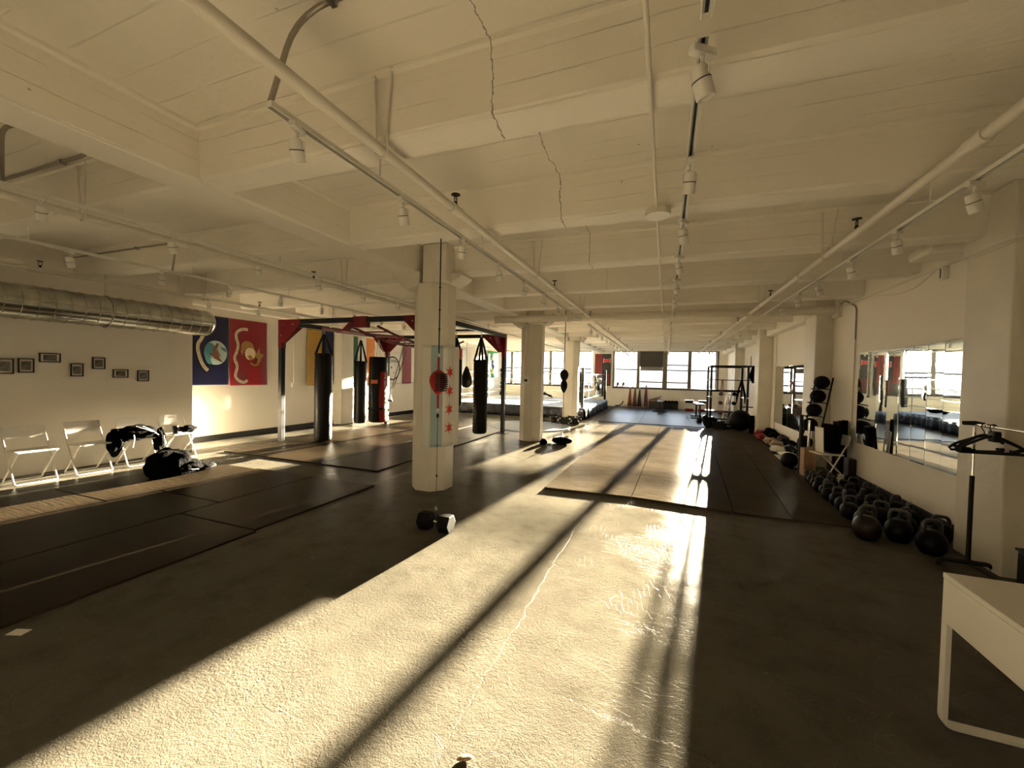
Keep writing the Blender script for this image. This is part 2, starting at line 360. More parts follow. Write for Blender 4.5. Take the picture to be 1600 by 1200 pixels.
M['canvas']=mat('blue ring canvas',(.22,.26,.34),.5,var=.15,vscale=2)
M['skirt']=mat('navy ring skirt',(.008,.010,.018),.4,bump=1,bscale=4,bdist=.05)
M['duct']=None
def duct_mat():
    m=mat('galvanised duct',(.46,.46,.42),.24,1,var=.25,vscale=5); N,L=nodes(m); b=N['Principled BSDF']; b.inputs['Anisotropic'].default_value=.5
    return m
M['duct']=duct_mat()
# ================================================================== SETTING
XL,XR,XN,YF,YB=-9.5,2.93,-8.75,23.25,-0.65
ZC=3.40; ZB=3.03
def S(name,mb,m,**k):
    o=mb.build(name,m,**k); o['kind']='structure'; return o
S('floor',MB().bb((XL-.3,YB-.2,-.2),(XR+.3,YF+.3,0)),M['floor'])
S('ceiling',MB().bb((XL-.3,YB-.2,ZC),(XR+.3,YF+.3,ZC+.25)),M['ceil'])
S('wall_right',MB().bb((XR,YB,0),(XR+.2,YF,ZC)),M['wall'])
S('wall_left',MB().bb((XL-.2,5.23,0),(XL,YF,ZC)),M['wall'])
S('wall_left_near',MB().bb((XL-.2,YB,0),(XN,5.23,ZC)),M['wall'],bevel=.006)
S('wall_back',MB().bb((XN,YB-.2,0),(XR,YB,ZC)),M['wall'])
# far wall with window openings
SILL=1.06; TOP=3.08
bays=[('L',-9.35,-3.92,[-9.3,-8.86,-7.62,-6.40,-5.16,-3.97]),('R',-2.80,2.50,[-2.76,-1.42,-.09,1.16,2.46])]
fw=MB()
fw.bb((XL,YF,0),(XR,YF+.3,SILL)).bb((XL,YF,TOP),(XR,YF+.3,ZC))
fw.bb((XL,YF,SILL),(-9.35,YF+.3,TOP)).bb((-3.92,YF,SILL),(-2.80,YF+.3,TOP)).bb((2.50,YF,SILL),(XR,YF+.3,TOP))
S('wall_far',fw,M['wall'])
S('trim_sill',MB().bb((-9.35,YF-.04,SILL-.05),(-3.92,YF+.02,SILL)).bb((-2.8,YF-.04,SILL-.05),(2.5,YF+.02,SILL)),M['dark'],bevel=.006)
def window(n,x0,x1,bars,post=True):
    f=MB(); y=YF+.08
    f.bb((x0,y-.03,SILL),(x1,y+.03,SILL+.05)).bb((x0,y-.03,TOP-.045),(x1,y+.03,TOP))
    f.bb((x0,y-.03,SILL),(x0+.045,y+.03,TOP)).bb((x1-.045,y-.03,SILL),(x1,y+.03,TOP))
    for z in bars: f.bb((x0,y-.03,z-.035),(x1,y+.03,z+.035))
    o=S('window_%d'%n,f,M['dark'],bevel=.004)
    g=MB().bb((x0+.04,y-.004,SILL+.04),(x1-.04,y+.004,TOP-.04)).build('glass_pane',M['glass'],o)
    return o
n=1
barsR=[[2.07],[1.40,2.05],[1.40,2.05,2.33],[2.05]]
for xi,(a,b) in enumerate(zip(bays[1][3][:-1],bays[1][3][1:])):
    w=window(n,a+.03,b-.03,barsR[xi]); n+=1
    if xi==1:
        MB().bb((a+.07,YF+.02,2.22),(b-.07,YF+.045,TOP-.02)).build('shade',M['boardgrey'],w)['label']='dark grey shade board'
        MB().bb((a+.10,YF+.02,2.02),(b-.09,YF+.04,2.22)).build('shade',M['boardpale'],w)['label']='pale dusty lower shade strip'
for a,b in zip(bays[0][3][:-1],bays[0][3][1:]):
    window(n,a+.03,b-.03,[2.05,1.85] if n%2 else [2.05]); n+=1
k=1
for xs in (bays[0][3][1:-1],bays[1][3][1:-1]):
    for x in xs:
        S('trim_%d'%k,MB().bb((x-.085,YF-.02,SILL),(x+(.155 if abs(x+.09)<.01 else .085),YF+.2,TOP)),M['frame_tan'],bevel=.01); k+=1
S('trim_%d'%k,MB().bb((-2.80,YF-.02,SILL),(-2.70,YF+.2,TOP)),M['frame_tan'],bevel=.01); k+=1
S('trim_%d'%k,MB().bb((2.44,YF-.02,SILL),(2.54,YF+.2,TOP)),M['frame_tan'],bevel=.01); k+=1
# beams across the room
for i in range(-1,14):
    y=2.117+1.517*i
    poly=[(-.172,ZC+.01),(.172,ZC+.01),(.168,ZC-.022),(.148,ZC-.032),(.118,ZB+.015),(.105,ZB),(-.098,ZB),(-.118,ZB+.022),(-.148,ZC-.032),(-.168,ZC-.022)]
    Mx=Matrix(((0,0,1,XL),(1,0,0,y),(0,1,0,0),(0,0,0,1)))
    S('trim_%d'%k,MB().prism(poly,XR-XL,Mx),M['beam'],bevel=.003); k+=1
# girder along the room
poly=[(-3.645,ZC+.01),(-3.215,ZC+.01),(-3.218,ZC-.024),(-3.242,ZC-.034),(-3.265,ZB+.01),(-3.285,ZB-.012),(-3.58,ZB-.012),(-3.60,ZB+.01),(-3.618,ZC-.034),(-3.642,ZC-.024)]
Mx=Matrix(((1,0,0,0),(0,0,-1,YF),(0,1,0,0),(0,0,0,1)))
S('trim_%d'%k,MB().prism(poly,YF-YB,Mx),M['beam'],bevel=.008); k+=1
# edge beams by the side walls
for a,b,x0,x1,z in ((5.23,YF,XL,XL+.22,2.97),(10.0,13.75,2.72,XR,2.93),(14.5,YF,2.68,XR,2.92)):
    S('trim_%d'%k,MB().bb((x0,a,z),(x1,b,ZC)),M['beam'],bevel=.012); k+=1
# pilasters right and left
for x0,y0,y1 in ((2.73,4.72,5.33),(2.65,9.3,9.95),(2.58,13.9,14.5),(2.60,18.5,19.0)):
    S('trim_%d'%k,MB().bb((x0,y0,0),(XR+.01,y1,2.96 if x0<2.7 else 2.92)).bb((x0-.02,y0-.02,2.9),(XR+.01,y1+.02,ZC)),M['colp'],bevel=.018); k+=1
S('trim_%d'%k,MB().bb((2.45,5.35,ZB-.06),(XR,5.75,ZB+.05)),M['beam'],bevel=.04,seg=4); k+=1
for y0,y1 in ((9.6,10.1),(14.15,14.65),(18.7,19.2)):
    S('trim_%d'%k,MB().bb((XL-.01,y0,0),(XL+.33,y1,ZC)),M['colp'],bevel=.018); k+=1
# white door-like frame pieces on right wall bay two
S('trim_%d'%k,MB().bb((XR-.03,10.1,0),(XR+.01,10.16,2.9)).bb((XR-.03,13.4,0),(XR+.01,13.46,2.9)),M['wall'],bevel=.005); k+=1
S('baseboard_right',MB().bb((XR-.018,5.33,0),(XR,9.3,.15)).bb((XR-.018,9.95,0),(XR,13.9,.11)),M['base'],bevel=.004)
S('baseboard_left',MB().bb((XL,5.23,0),(XL+.018,9.6,.13)).bb((XL,10.1,0),(XL+.018,14.15,.13)).bb((XL,14.65,0),(XL+.018,18.7,.13)),M['base'],bevel=.004)
# ------------------------------------------------------------------ free columns
def column(x,y,label):
    r=.27/math.cos(PI/8)
    root=empty('column',(x,y,0),label,'column','octagonal columns under the ceiling girder')
    pr=[(r*math.cos(PI/8+PI/4*i),r*math.sin(PI/8+PI/4*i)) for i in range(8)]
    MB().prism(pr,2.885,Matrix.Identity(4)).build('shaft',M['colp'],root,bevel=.012)
    c=MB(); c.bb((-.05,-.27,2.885),(.32,.27,ZC)); c.build('neck',M['colp'],root,bevel=.015)
    # haunch brackets, rounded underside
    for s,x0,x1 in ((1,.30,.48),(-1,-.56,-.10)):
        q=[(x0,ZB),(x1,ZB),(x1,2.99),((x0+x1)/2+.02*s,2.93),(x0,2.88)] if s>0 else [(x1,ZB+.02),(x0,ZB+.02),(x0,2.98),(x0+.12,2.90),(x0+.24,2.80),(x1,2.86)]
        MB().prism(q,.5 if s<0 else .34,Matrix(((1,0,0,0),(0,0,-1,.22),(0,1,0,0),(0,0,0,1)))).build('haunch',M['colp'],root,bevel=.02,seg=3)
    return root
column(-3.12,5.05,'white octagonal column draped with a city flag, nearest to the camera')
c2=column(-3.15,9.72,'white octagonal column with a vertical conduit and small electrical box')
column(-3.20,14.45,'white octagonal column behind the hanging black double end bag, beside the ring')
# ------------------------------------------------------------------ pipes, conduits, tracks
def pipe_run(name,label,x,z,y0,y1,r,group='sprinkler pipes'):
    root=empty(name,(x,y0,z),label,'pipe',group)
    m=MB().tube([(0,0,0),(0,y1-y0,0)],r,14)
    yy=2.86
    while yy<y1:
        if yy>y0: m.tube([(0,yy-y0-.07,0),(0,yy-y0+.07,0)],r*1.28,14)
        yy+=3.05
    m.build('run',M['pipe'],root)
    i=0
    for b in range(0,14,2):
        y=2.117+1.517*b-y0-.150
        if y<0 or y+y0>y1: continue
        h=MB()
        pts=[(-.05,-.012,.42)]+[( -.035,-.0,.10)]+arc_pts((0,0,0),r+.012,PI,2*PI,8,'y')+[(.035,0,.10),(.075,-.012,.45)]
        h.tube([Vector(p)+Vector((0,y,0)) for p in pts],.0065,6)
        h.ball((-.05,y-.012,.42),.014,8).ball((.075,y-.012,.45),.014,8)
        h.build('hanger',M['pipe'],root)
    return root
pipe_run('sprinkler_pipe','long white sprinkler pipe running beside the track left of centre',-1.60,2.945,-.6,22.9,.031)
pipe_run('sprinkler_pipe','long white sprinkler pipe running towards the right wall',1.49,2.93,-.6,22.9,.031)
pipe_run('sprinkler_pipe','long white sprinkler pipe just left of the column girder',-4.75,2.93,-.6,22.9,.031)
pipe_run('sprinkler_pipe','long white sprinkler pipe above the round metal duct',-8.05,2.93,-.6,22.9,.028)
def sprinkler_part(root,y):
    m=MB().lathe([(.014,.02),(.014,.06),(.008,.065)],c=(0,y,0),n=10).tube([(0,y-.014,.06),(0,y-.02,.085),(0,y-.004,.115)],.004,6).tube([(0,y+.014,.06),(0,y+.02,.085),(0,y+.004,.115)],.004,6)
    m.lathe([(.002,.112),(.036,.116),(.036,.121),(.002,.124)],c=(0,y,0),n=14)
    m.build('sprinkler_head',M['black'],root)['label']='small black upright sprinkler head'
for x,ys in ((-1.60,[2.86+3.05*i for i in range(7)]),(1.49,[4.31+3.05*i for i in range(6)]),(-4.75,[4.42+3.05*i for i in range(4)]),(-8.05,[2.9,6.1,9.1])):
    root=[o for o in COL.objects if o.name.startswith('sprinkler_pipe') and abs(o.location.x-x)<.01][0]
    for y in ys: sprinkler_part(root,y-root.location.y)
# cross main
xp=empty('cross_main_pipe',(-3.0,9.05,2.965),'thick white pipe crossing the room from the columns to the right wall','pipe')
MB().tube([(-.9,0,0),(5.93,0,0)],.085,20).build('run',M['pipe'],xp)
for x in (-.1,1.2,3.2,5.5):
    MB().tube([(x,0,.43),(x,0,.09)],.006,6).tube(arc_pts((x,0,0),.09,0,2*PI,20,'x'),.008,6).build('hanger',M['pipe'],xp)
MB().bb((5.86,-.13,-.14),(5.93,.13,.14)).build('wall_bracket',M['pipe'],xp,bevel=.006)
# tracks
def track(x,z,y0,y1,label,seg=None):
    root=empty('light_track',(x,y0,z),label,'light track','ceiling light tracks')
    m=MB(); w=.019
    L_=y1-y0
    m.bb((-w,0,.0),(w,L_,.006)).bb((-w,0,-.02),(-w+.005,L_,.0)).bb((w-.005,0,-.02),(w,L_,.0)).bb((-w,-.004,-.02),(w,0,.006))
    m.build('rail',M['white'],root)
    MB().bb((-.006,0.01,-.008),(.006,L_-.01,-.001)).build('conductor_slot',M['black'],root)
    for i in range(-1,14):
        yy=2.117+1.517*i-y0
        if .1<yy<L_-.05: MB().cyl((0,yy,.004),(0,yy,ZB-z+.02),.005,6).build('stem',M['white'],root)
    return root
def track_light():
    root=empty('track_light',(0,0,0),'x','track light','white track spotlights')
    MB().box((0,0,-.032),(.034,.10,.03)).cyl((0,0,-.045),(0,0,-.085),.008,8).build('adapter',M['whitemat'],root,bevel=.004)
    MB().tube([(-.036,0,-.13),(-.036,0,-.10),(0,0,-.085),(.036,0,-.10),(.036,0,-.13)],.0045,6).build('yoke',M['white'],root)
    Mh=Matrix.Translation((0,0,-.14))@Matrix.Rotation(math.radians(22),4,'X')
    hd=MB().lathe([(.010,.056),(.026,.052),(.031,.040),(.031,.006),(.034,.004),(.034,-.056),(.030,-.060),(.028,-.045),(.026,-.04)],n=20,M=Mh).build('head',M['whitemat'],root)
    MB().lathe([(.001,-.03),(.016,-.036),(.027,-.052)],n=18,M=Mh).build('reflector',M['chrome'],hd)
    MB().ball(Mh@Vector((0,0,-.034)),.013,10).build('bulb',M['glassbulb'],hd)
    MB().lathe([(.0315,-.001),(.0348,-.001),(.0348,.003),(.0315,.003)],n=20,M=Mh).build('gap_ring',M['black'],hd)
    return root
M['glassbulb']=mat('clear bulb glass',(.75,.73,.68),.08,0,.8)
tl0=None; tord=['nearest','second','third','fourth','fifth','sixth','seventh','eighth','ninth','tenth','eleventh','twelfth','thirteenth','fourteenth','fifteenth','sixteenth','seventeenth','eighteenth']
TR=[(-1.73,2.865,1.35,8.6,'white light track starting at the bent conduit, beside the left sprinkler pipe',[1.50+.86*i for i in range(8)],'near left track',.6),
    (-1.73,2.865,9.4,22.3,'white light track in the far half, beside the left sprinkler pipe',[9.9+.9*i for i in range(13)],'far left track',.6),
    (.09,2.88,-.3,1.52,'short white light track overhead at the top edge of the centre line',[],'',0),
    (.09,2.88,1.6,8.3,'white light track down the centre of the ceiling',[1.65,2.47,3.38,4.35,5.35,6.35,7.4],'centre track',-.3),
    (.075,2.88,9.4,22.0,'white light track down the far centre of the ceiling',[9.9+1.05*i for i in range(10)],'far centre track',-.3),
    (1.66,2.86,-.3,8.9,'white light track beside the right sprinkler pipe',[3.20,4.05,4.88,5.76,6.57,7.38],'right track',-.9),
    (1.66,2.86,9.6,22.4,'white light track in the far half by the right sprinkler pipe',[10.2+1.05*i for i in range(9)],'far right track',-.9),
    (-4.45,2.93,1.41,11.0,'white light track left of the column girder, beside a pipe',[1.61+.87*i for i in range(8)],'track left of the girder',.9),
    (-6.10,2.90,-.3,11.0,'white light track over the left mats',[2.42+.86*i for i in range(8)],'track over the left mats',.9),
    (-7.75,2.90,4.5,11.0,'short white light track near the duct end',[4.9+.95*i for i in range(5)],'track near the duct end',.9)]
for x,z,y0,y1,lb,ys,nm,rz in TR:
    track(x,z,y0,y1,lb)
    for i,y in enumerate(ys):
        l2='white cylindrical track spotlight, %s along the %s'%(tord[i],nm)
        rr=rz+random.uniform(-.7,.7)
        if tl0 is None:
            tl0=track_light(); tl0.location=(x,y,z); tl0.rotation_euler=(0,0,rr); tl0['label']=l2
        else: dup(tl0,(x,y,z),rr,l2)
def conduit(label,pts,r=.012,m='conduit',fr=.12,clips=()):
    o=MB().tube(fillet(pts,fr),r,10)
    for c in clips: o.box(c,(.03,.045,.03))
    ob=o.build('conduit',M[m]); return tag(ob,label,'conduit')
conduit('bent grey metal conduit dropping from the ceiling to the near left track',[(-.2,1.50,3.385),(-1.74,1.50,3.385),(-1.735,1.36,2.875)],.013,fr=.22,clips=[(-1.52,1.50,3.385)])
conduit('bent grey metal conduit looping left of the girder to a track',[(-4.46,1.42,2.94),(-4.46,1.42,3.385),(-4.46,1.90,3.385),(-6.6,1.90,3.385)],.014,fr=.14,clips=[(-4.46,1.64,3.38),(-4.9,1.90,3.38)])
conduit('grey conduit running under a beam to the left mats track',[(-8.6,3.46,3.30),(-6.12,3.46,3.30),(-6.1,3.40,2.91)],.012,fr=.08,clips=[(-7.0,3.46,3.30)])
conduit('thin white conduit running down the ceiling centre',[(-.11,-.6,3.0),(-.10,22.8,3.0)],.011,'pipe',.0)
conduit('grey metal conduit bending down the right wall above the long mirror',[(2.9,9.2,3.0),(2.91,8.75,3.08),(2.915,8.3,2.9),(2.915,8.3,2.36)],.012,'conduit',.08)
conduit('thin white conduit running down the right wall between mirror and chair',[(2.915,8.3,2.36),(2.915,8.3,.98)],.009,'pipe',.02)
conduit('thin white cable conduit along the top of the right wall',[(2.905,9.2,2.985),(2.905,5.6,2.985),(2.715,5.3,2.87),(2.715,1,2.87)],.010,'pipe',.06)
conduit('sagging thin cable on the right wall below the conduit',[(2.905,7.6,2.95),(2.91,7.1,2.86),(2.91,6.6,2.85),(2.905,6.2,2.97)],.006,'pipe',.2)
conduit('thin conduit running across the ceiling beyond the cross pipe',[(-3.1,9.5,2.99),(-.9,9.5,2.99),(-.6,9.5,3.02),(2.4,9.5,3.01)],.010,'pipe',.05)
conduit('vertical conduit on the second column ending at the electrical box',[(-3.20,9.435,3.0),(-3.20,9.435,1.60)],.014,'pipe',.0)
o=MB().bb((-3.30,9.40,1.43),(-3.12,9.448,1.60)).build('electrical_box',M['white'],bevel=.008); tag(o,'small white electrical box on the second column','electrical box')
MB().bb((-3.25,9.394,1.48),(-3.17,9.402,1.54)).build('outlet_plate',M['dark'],o)
o=MB().lathe([(.01,0),(.10,0),(.10,.05),(.07,.06)],n=16,c=(-.10,3.50,2.955)).build('junction_box',M['pipe']); tag(o,'round white junction box on the centre ceiling conduit','junction box')
conduit('white vertical conduit on the left wall between red flag and yellow flag',[(XL+.015,8.2,2.96),(XL+.015,8.2,1.28)],.012,'pipe',.0)
o=MB().bb((-.02,-.07,-.06),(.02,.07,.06)).build('wall_outlet',M['white'],bevel=.006); o.location=(XL+.021,8.2,1.22); tag(o,'white double outlet box on the left wall between the flags','outlet')
o=empty('wall_speaker',(2.905,6.03,2.90),'small white slotted wall device below the right conduit','wall device')
MB().bb((-.03,-.04,-.07),(.025,.04,.07)).build('housing',M['white'],o,bevel=.006)
MB().bb((-.034,-.008,-.05),(-.028,.008,.06)).build('slots',M['black'],o)
# duct
dc=empty('spiral_duct',(-8.08,-.6,2.47),'large round galvanised spiral duct along the left wall','duct')
m=MB(); L_=5.62; n=24; pts=[];rs=[]
y=0
prof=[]
while y<L_:
    prof+= [(y,.232),(y+.014,.232),(y+.018,.239),(y+.030,.239),(y+.034,.232)]; y+=.155
prof=[p for p in prof if p[0]<L_]
m.tube([(0,p[0],0) for p in prof]+[(0,L_,0)],[p[1] for p in prof]+[.232],40)
m.build('duct_tube',M['duct'],dc)
MB().lathe([(.239,0),(.239,.02),(.232,.05),(.20,.10),(.12,.125),(.001,.13)],n=40,M=Matrix.Translation((0,L_-.01,0))@Matrix.Rotation(-PI/2,4,'X')).build('end_cap',M['duct'],dc)
for y in (1.8,4.2): MB().tube(arc_pts((0,y,0),.243,0,2*PI,30,'y'),.008,6).tube([(0,y,.24),(0,y,.9)],.005,6).build('hanger_strap',M['steel'],dc)
# ================================================================== MATS
def mat_slab(label,pts,h,m,group,cat='floor mat',name='rubber_mat',z=0):
    c=sum((Vector((p[0],p[1],0)) for p in pts),Vector())/len(pts)
    o=MB().prism([(p[0]-c.x,p[1]-c.y) for p in pts],h,Matrix.Identity(4)).build(name,M[m],bevel=0 if name=='rolled_mat' else .004)
    o.location=(c.x,c.y,z); return tag(o,label,cat,group)
G='dark rubber mats near the folding chairs'
g=.008
for i,(x0,x1,y0,y1,lb) in enumerate([(-5.0,-3.85,2.87,4.68,'dark rubber mat at the corner nearest the flag column'),(-5.0,-3.80,1.0,2.86,'dark rubber mat by the white paper scrap'),
    (-6.2,-5.01,3.3,4.68,'dark rubber mat between the corner mat and the gym bag'),(-6.2,-5.01,1.0,3.29,'long dark rubber mat in the middle of the left block'),
    (-7.42,-6.21,2.78,4.64,'dark rubber mat the black gym bag lies on'),(-7.42,-6.21,.6,2.77,'dark rubber mat at the left edge of the photo')]):
    r=-.012*(x0+5)
    mat_slab(lb,[(x0+g,y0+g),(x1,y0+g),(x1,y1),(x0+g,y1)],.02,'matA',G)
G='dark rubber mats under the bag rack'
lbs=iter(['front right rubber mat under the bag rack, nearest the flag column','front middle rubber mat under the bag rack','front left rubber mat under the standing heavy bag','second row right rubber mat beside the slim end bag','second row middle rubber mat under the bag rack','second row left rubber mat below the red and black bag','back right rubber mat by the right rack post','back middle rubber mat under the rack','back left rubber mat near the wall flags','rubber mat far behind the rack, right','rubber mat far behind the rack, middle','rubber mat far behind the rack, left'])
for r in range(4):
    for c in range(3):
        x1=-4.37-1.23*c; y0=5.38+1.86*r
        mat_slab(next(lbs),[(x1-1.22,y0),(x1,y0),(x1,y0+1.85),(x1-1.22,y0+1.85)],.02,'matA',G)
G='long rolled mats in the middle of the room'
mat_slab('long black rolled mat, left of the four in the middle of the room',[(-1.59,5.60),(-.393,5.66),(-.124,14.30),(-1.42,14.45)],.035,'matB',G,name='rolled_mat')
mat_slab('second long black rolled mat from the left, brightly sunlit',[(-.38,5.66),(.812,5.56),(1.275,14.30),(-.11,14.30)],.035,'matB',G,name='rolled_mat')
mat_slab('third long black rolled mat, half in sun and half in shade',[(.826,5.56),(1.44,5.58),(2.0,14.5),(1.295,14.33)],.028,'matB',G,name='rolled_mat')
mat_slab('long black rolled mat in the shade beside the kettlebells',[(1.445,5.58),(2.05,5.60),(2.45,14.6),(2.005,14.5)],.028,'matB',G,name='rolled_mat')
G='dark grey rubber tiles in the far exercise area'
far=['left front','middle front','right front','left back','middle back','right back']
i=0
for y0,y1 in ((15.0,18.6),(18.61,22.9)):
    for x0,x1 in ((-2.4,-.86),(-.85,.9),(.91,2.5)):
        mat_slab('dark grey rubber tile, %s of the far exercise area'%far[i],[(x0,y0),(x1,y0),(x1,y1),(x0,y1)],.015,'matC',G,name='rubber_tile'); i+=1
o=MB().lathe([(1.28,0),(1.3,.01),(1.3,.025),(1.28,.03),(.01,.03)],n=48).build('round_mat',M['canvas']); o.location=(-4.05,12.3,0); tag(o,'pale blue round mat on the floor between the columns and the ring','floor mat')
# ================================================================== BOXING RING
rg=empty('boxing_ring',(-5.85,18.25,0),'raised boxing ring with blue canvas, navy skirt and white ropes','boxing ring')
hw,hd=3.02,3.15
MB().bb((-hw,-hd,.40),(hw,hd,.45)).build('canvas_floor',M['canvas'],rg,bevel=.02)
sk=MB()
def skirt(p0,p1,nrm):
    n=int((Vector(p1)-Vector(p0)).length/.06); vs=[];fs=[]
    for i in range(n+1):
        t=i/n; x=p0[0]+(p1[0]-p0[0])*t; y=p0[1]+(p1[1]-p0[1])*t
        for j,z in enumerate((.43,.3,.15,.0)):
            w=(.012+.028*j/3)*(math.sin(i*.9)+.7*math.sin(i*.37+1)) + .02
            vs.append((x+nrm[0]*w,y+nrm[1]*w,z))
    for i in range(n):
        for j in range(3): fs.append((i*4+j,i*4+j+1,(i+1)*4+j+1,(i+1)*4+j))
    sk.add(vs,fs,0,True)
skirt((-hw,-hd),(hw,-hd),(0,-1)); skirt((hw,-hd),(hw,hd),(1,0)); skirt((-hw,-hd),(-hw,hd),(-1,0)); skirt((-hw,hd),(hw,hd),(0,1))
ob=sk.build('skirt',M['skirt'],rg); sm=ob.modifiers.new('s','SOLIDIFY'); sm.thickness=.004
M['rope']=mat('white ring rope',(.72,.72,.66),.5); M['padblack']=mat('black corner pad',(.015,.015,.016),.45)
px,py=hw-.10,hd-.10
for sx in (-1,1):
    for sy in (-1,1):
        p=MB().cyl((sx*px,sy*py,.0),(sx*px,sy*py,1.93),.055,14); p.lathe([(.055,1.93),(.05,1.96),(.001,1.97)],c=(sx*px,sy*py,0),n=14)
        po=p.build('corner_post',M['black'],rg)
        a=math.atan2(-sy,-sx)
        MB().box((sx*(px-.17),sy*(py-.17),1.2),(.12,.30,1.15),(0,0,a)).build('corner_pad',M['padblack'],po,bevel=.04,seg=3)
        for z in (.72,1.06,1.40,1.74):
            MB().tube([(sx*px,sy*py,z),(sx*(px-.13),sy*(py-.13),z)],.016,8).build('turnbuckle',M['steel'],po)
q=.14
for z in (.72,1.06,1.40,1.74):
    for a,b in (((-px+q,-py+q),(px-q,-py+q)),((px-q,-py+q),(px-q,py-q)),((px-q,py-q),(-px+q,py-q)),((-px+q,py-q),(-px+q,-py+q))):
        MB().tube([(a[0]+(b[0]-a[0])*t/6,a[1]+(b[1]-a[1])*t/6,z-.02*math.sin(PI*t/6)) for t in range(7)],.017,10).build('rope',M['rope'],rg)
for a,b in (((-1,-py+q),0),((1,-py+q),0),((px-q,-1),1),((px-q,1),1)):
    x,y=(a,b) if False else a
    MB().bb((x-.014,y-.02,.70),(x+.014,y+.02,1.76)).build('rope_spacer',M['black'],rg)
# gloves and gear lying on the ring
def lump(name,label,cat,c,r,m,sc=(1,1,.6),seed=1,rough=.35,group=None,freq=2.2,n=18):
    o=MB().ball((0,0,0),r,n,0,sc,rough,seed,freq).build(name,M[m]); o.location=c
    zmin=min(v.co.z for v in o.data.vertices); o.location.z=c[2]-zmin; return tag(o,label,cat,group)
o=MB().tube([(-.45,0,.0),(-.38,0,.10),(-.15,0,.16),(.15,0,.16),(.38,0,.10),(.45,0,0)],[.05,.07,.07,.07,.07,.05],8,flat=.6).tube([(-.3,.12,.05),(0,.12,.24),(.3,.12,.05)],.05,8).build('kick_shield',M['blackleather']); o.location=(-6.0,20.6,.47); tag(o,'black curved strike pad lying on the back of the ring canvas','strike pad')
lump('gear_bag','small black gear lying on ring canvas near the right ropes','gear',(-3.9,20.3,.45),.17,'blackcloth',(1.6,.8,.5),4)
hg=empty('headgear',(-3.0,19.6,1.40),'pale headgear and gloves hanging over the right ring ropes','headgear')
MB().ball((0,0,.05),.13,16,0,(1,1,.9),.2,3).build('shell',M['whitemat'],hg); MB().ball((.02,-.12,-.30),.10,14,0,(.8,.8,1.6),.2,5).ball((.03,.12,-.28),.10,14,0,(.8,.8,1.5),.2,6).build('glove_pair',M['blackleather'],hg)
# ================================================================== HEAVY BAG RACK
rk=empty('heavy_bag_rack',(-6.15,8.54,0),'black steel heavy bag rack with red corner gussets and red monkey bars','bag rack')
X0,X1,Y0,Y1=-1.96,1.95,-1.85,1.85; ZT=2.70
M['rackb']=mat('black powder coat',(.005,.005,.007),.4,spec=.3)
for sx,sy in ((X0,Y0),(X1,Y0),(X0,Y1),(X1,Y1)):
    p=MB().bb((sx-.05,sy-.05,.012),(sx+.05,sy+.05,ZT-.1)).build('post',M['rackb'],rk,bevel=.006)
    MB().bb((sx-.14,sy-.09,0),(sx+.14,sy+.09,.014)).build('foot_plate',M['rackb'],p,bevel=.003)
    cx,cy=(1 if sx<0 else -1),(1 if sy<0 else -1)
    c=MB().bb((sx-.056,sy-.056,ZT-.58),(sx+.056,sy+.056,ZT+.056)).build('corner_cap',M['red'],rk,bevel=.005)
    # gussets along both beams
    MB().prism([(0,0),(.55,0),(.55,-.10),(.10,-.5),(0,-.5)],.012,Matrix(((cx,0,0,sx+cx*.05),(0,0,1,sy-.062),(0,1,0,ZT+.05),(0,0,0,1)))).build('gusset',M['red'],c)
    MB().prism([(0,0),(.55,0),(.55,-.10),(.10,-.5),(0,-.5)],.012,Matrix(((0,0,1,sx-.062),(cy,0,0,sy+cy*.05),(0,1,0,ZT+.05),(0,0,0,1)))).build('gusset',M['red'],c)
    b=MB()
    for dx,dz in ((.12,-.06),(.4,-.06),(.05,-.3)): b.tube([(sx+cx*dx,sy-.075,ZT+.0+dz),(sx+cx*dx,sy-.06,ZT+dz)],.014,8)
    b.build('bolt_set',M['steel'],c)
def beam(a,b_): return MB().bb(a,b_).build('beam',M['rackb'],rk,bevel=.006)
beam((X0+.05,Y0-.05,ZT-.05),(X1-.05,Y0+.05,ZT+.05)); beam((X0+.05,Y1-.05,ZT-.05),(X1-.05,Y1+.05,ZT+.05))
beam((X0-.05,Y0+.05,ZT-.05),(X0+.05,Y1-.05,ZT+.05)); beam((X1-.05,Y0+.05,ZT-.05),(X1+.05,Y1-.05,ZT+.05))
# beam joint cap in the middle of the front beam
MB().bb((.10,Y0-.06,ZT-.16),(.44,Y0+.06,ZT+.065)).build('joint_cap',M['red'],rk,bevel=.005)
MB().prism([(0,.10),(.16,.10),(-.2,-.18),(-.34,-.18)],.10,Matrix(((1,0,0,.10),(0,0,-1,Y0+.05),(0,1,0,ZT-.05),(0,0,0,1)))).build('brace',M['red'],rk,bevel=.004)
lad=[(0.02,Y0,2.56),(.02,-1.3,2.44),(.02,-.6,2.34),(.02,.3,2.30),(.02,1.2,2.36),(.02,Y1,2.56)]
def lx(p,dx): return (p[0]+dx,p[1],p[2])
for dx in (0,.66): MB().tube([lx(p,dx) for p in lad],.028,8).build('ladder_rail',M['red'],rk)
for i in range(9):
    y=-1.5+.37*i
    for a,b_ in zip(lad[:-1],lad[1:]):
        if a[1]<=y<=b_[1]: z=a[2]+(b_[2]-a[2])*(y-a[1])/(b_[1]-a[1])
    MB().tube([(.02,y,z),(.68,y,z)],.017,8).build('rung',M['red'],rk)
MB().tube([(.02,-1.44,2.45),(-1.2,-1.44,2.60)],.03,8).build('cross_arm',M['red'],rk)
MB().tube([(X0,-.24,2.66),(.05,-.24,2.50)],.028,8).build('cross_arm',M['red'],rk)
MB().tube([(X1,-.04,2.66),(X1-.62,-.04,2.66)],.025,8).build('cross_arm',M['rackb'],rk)
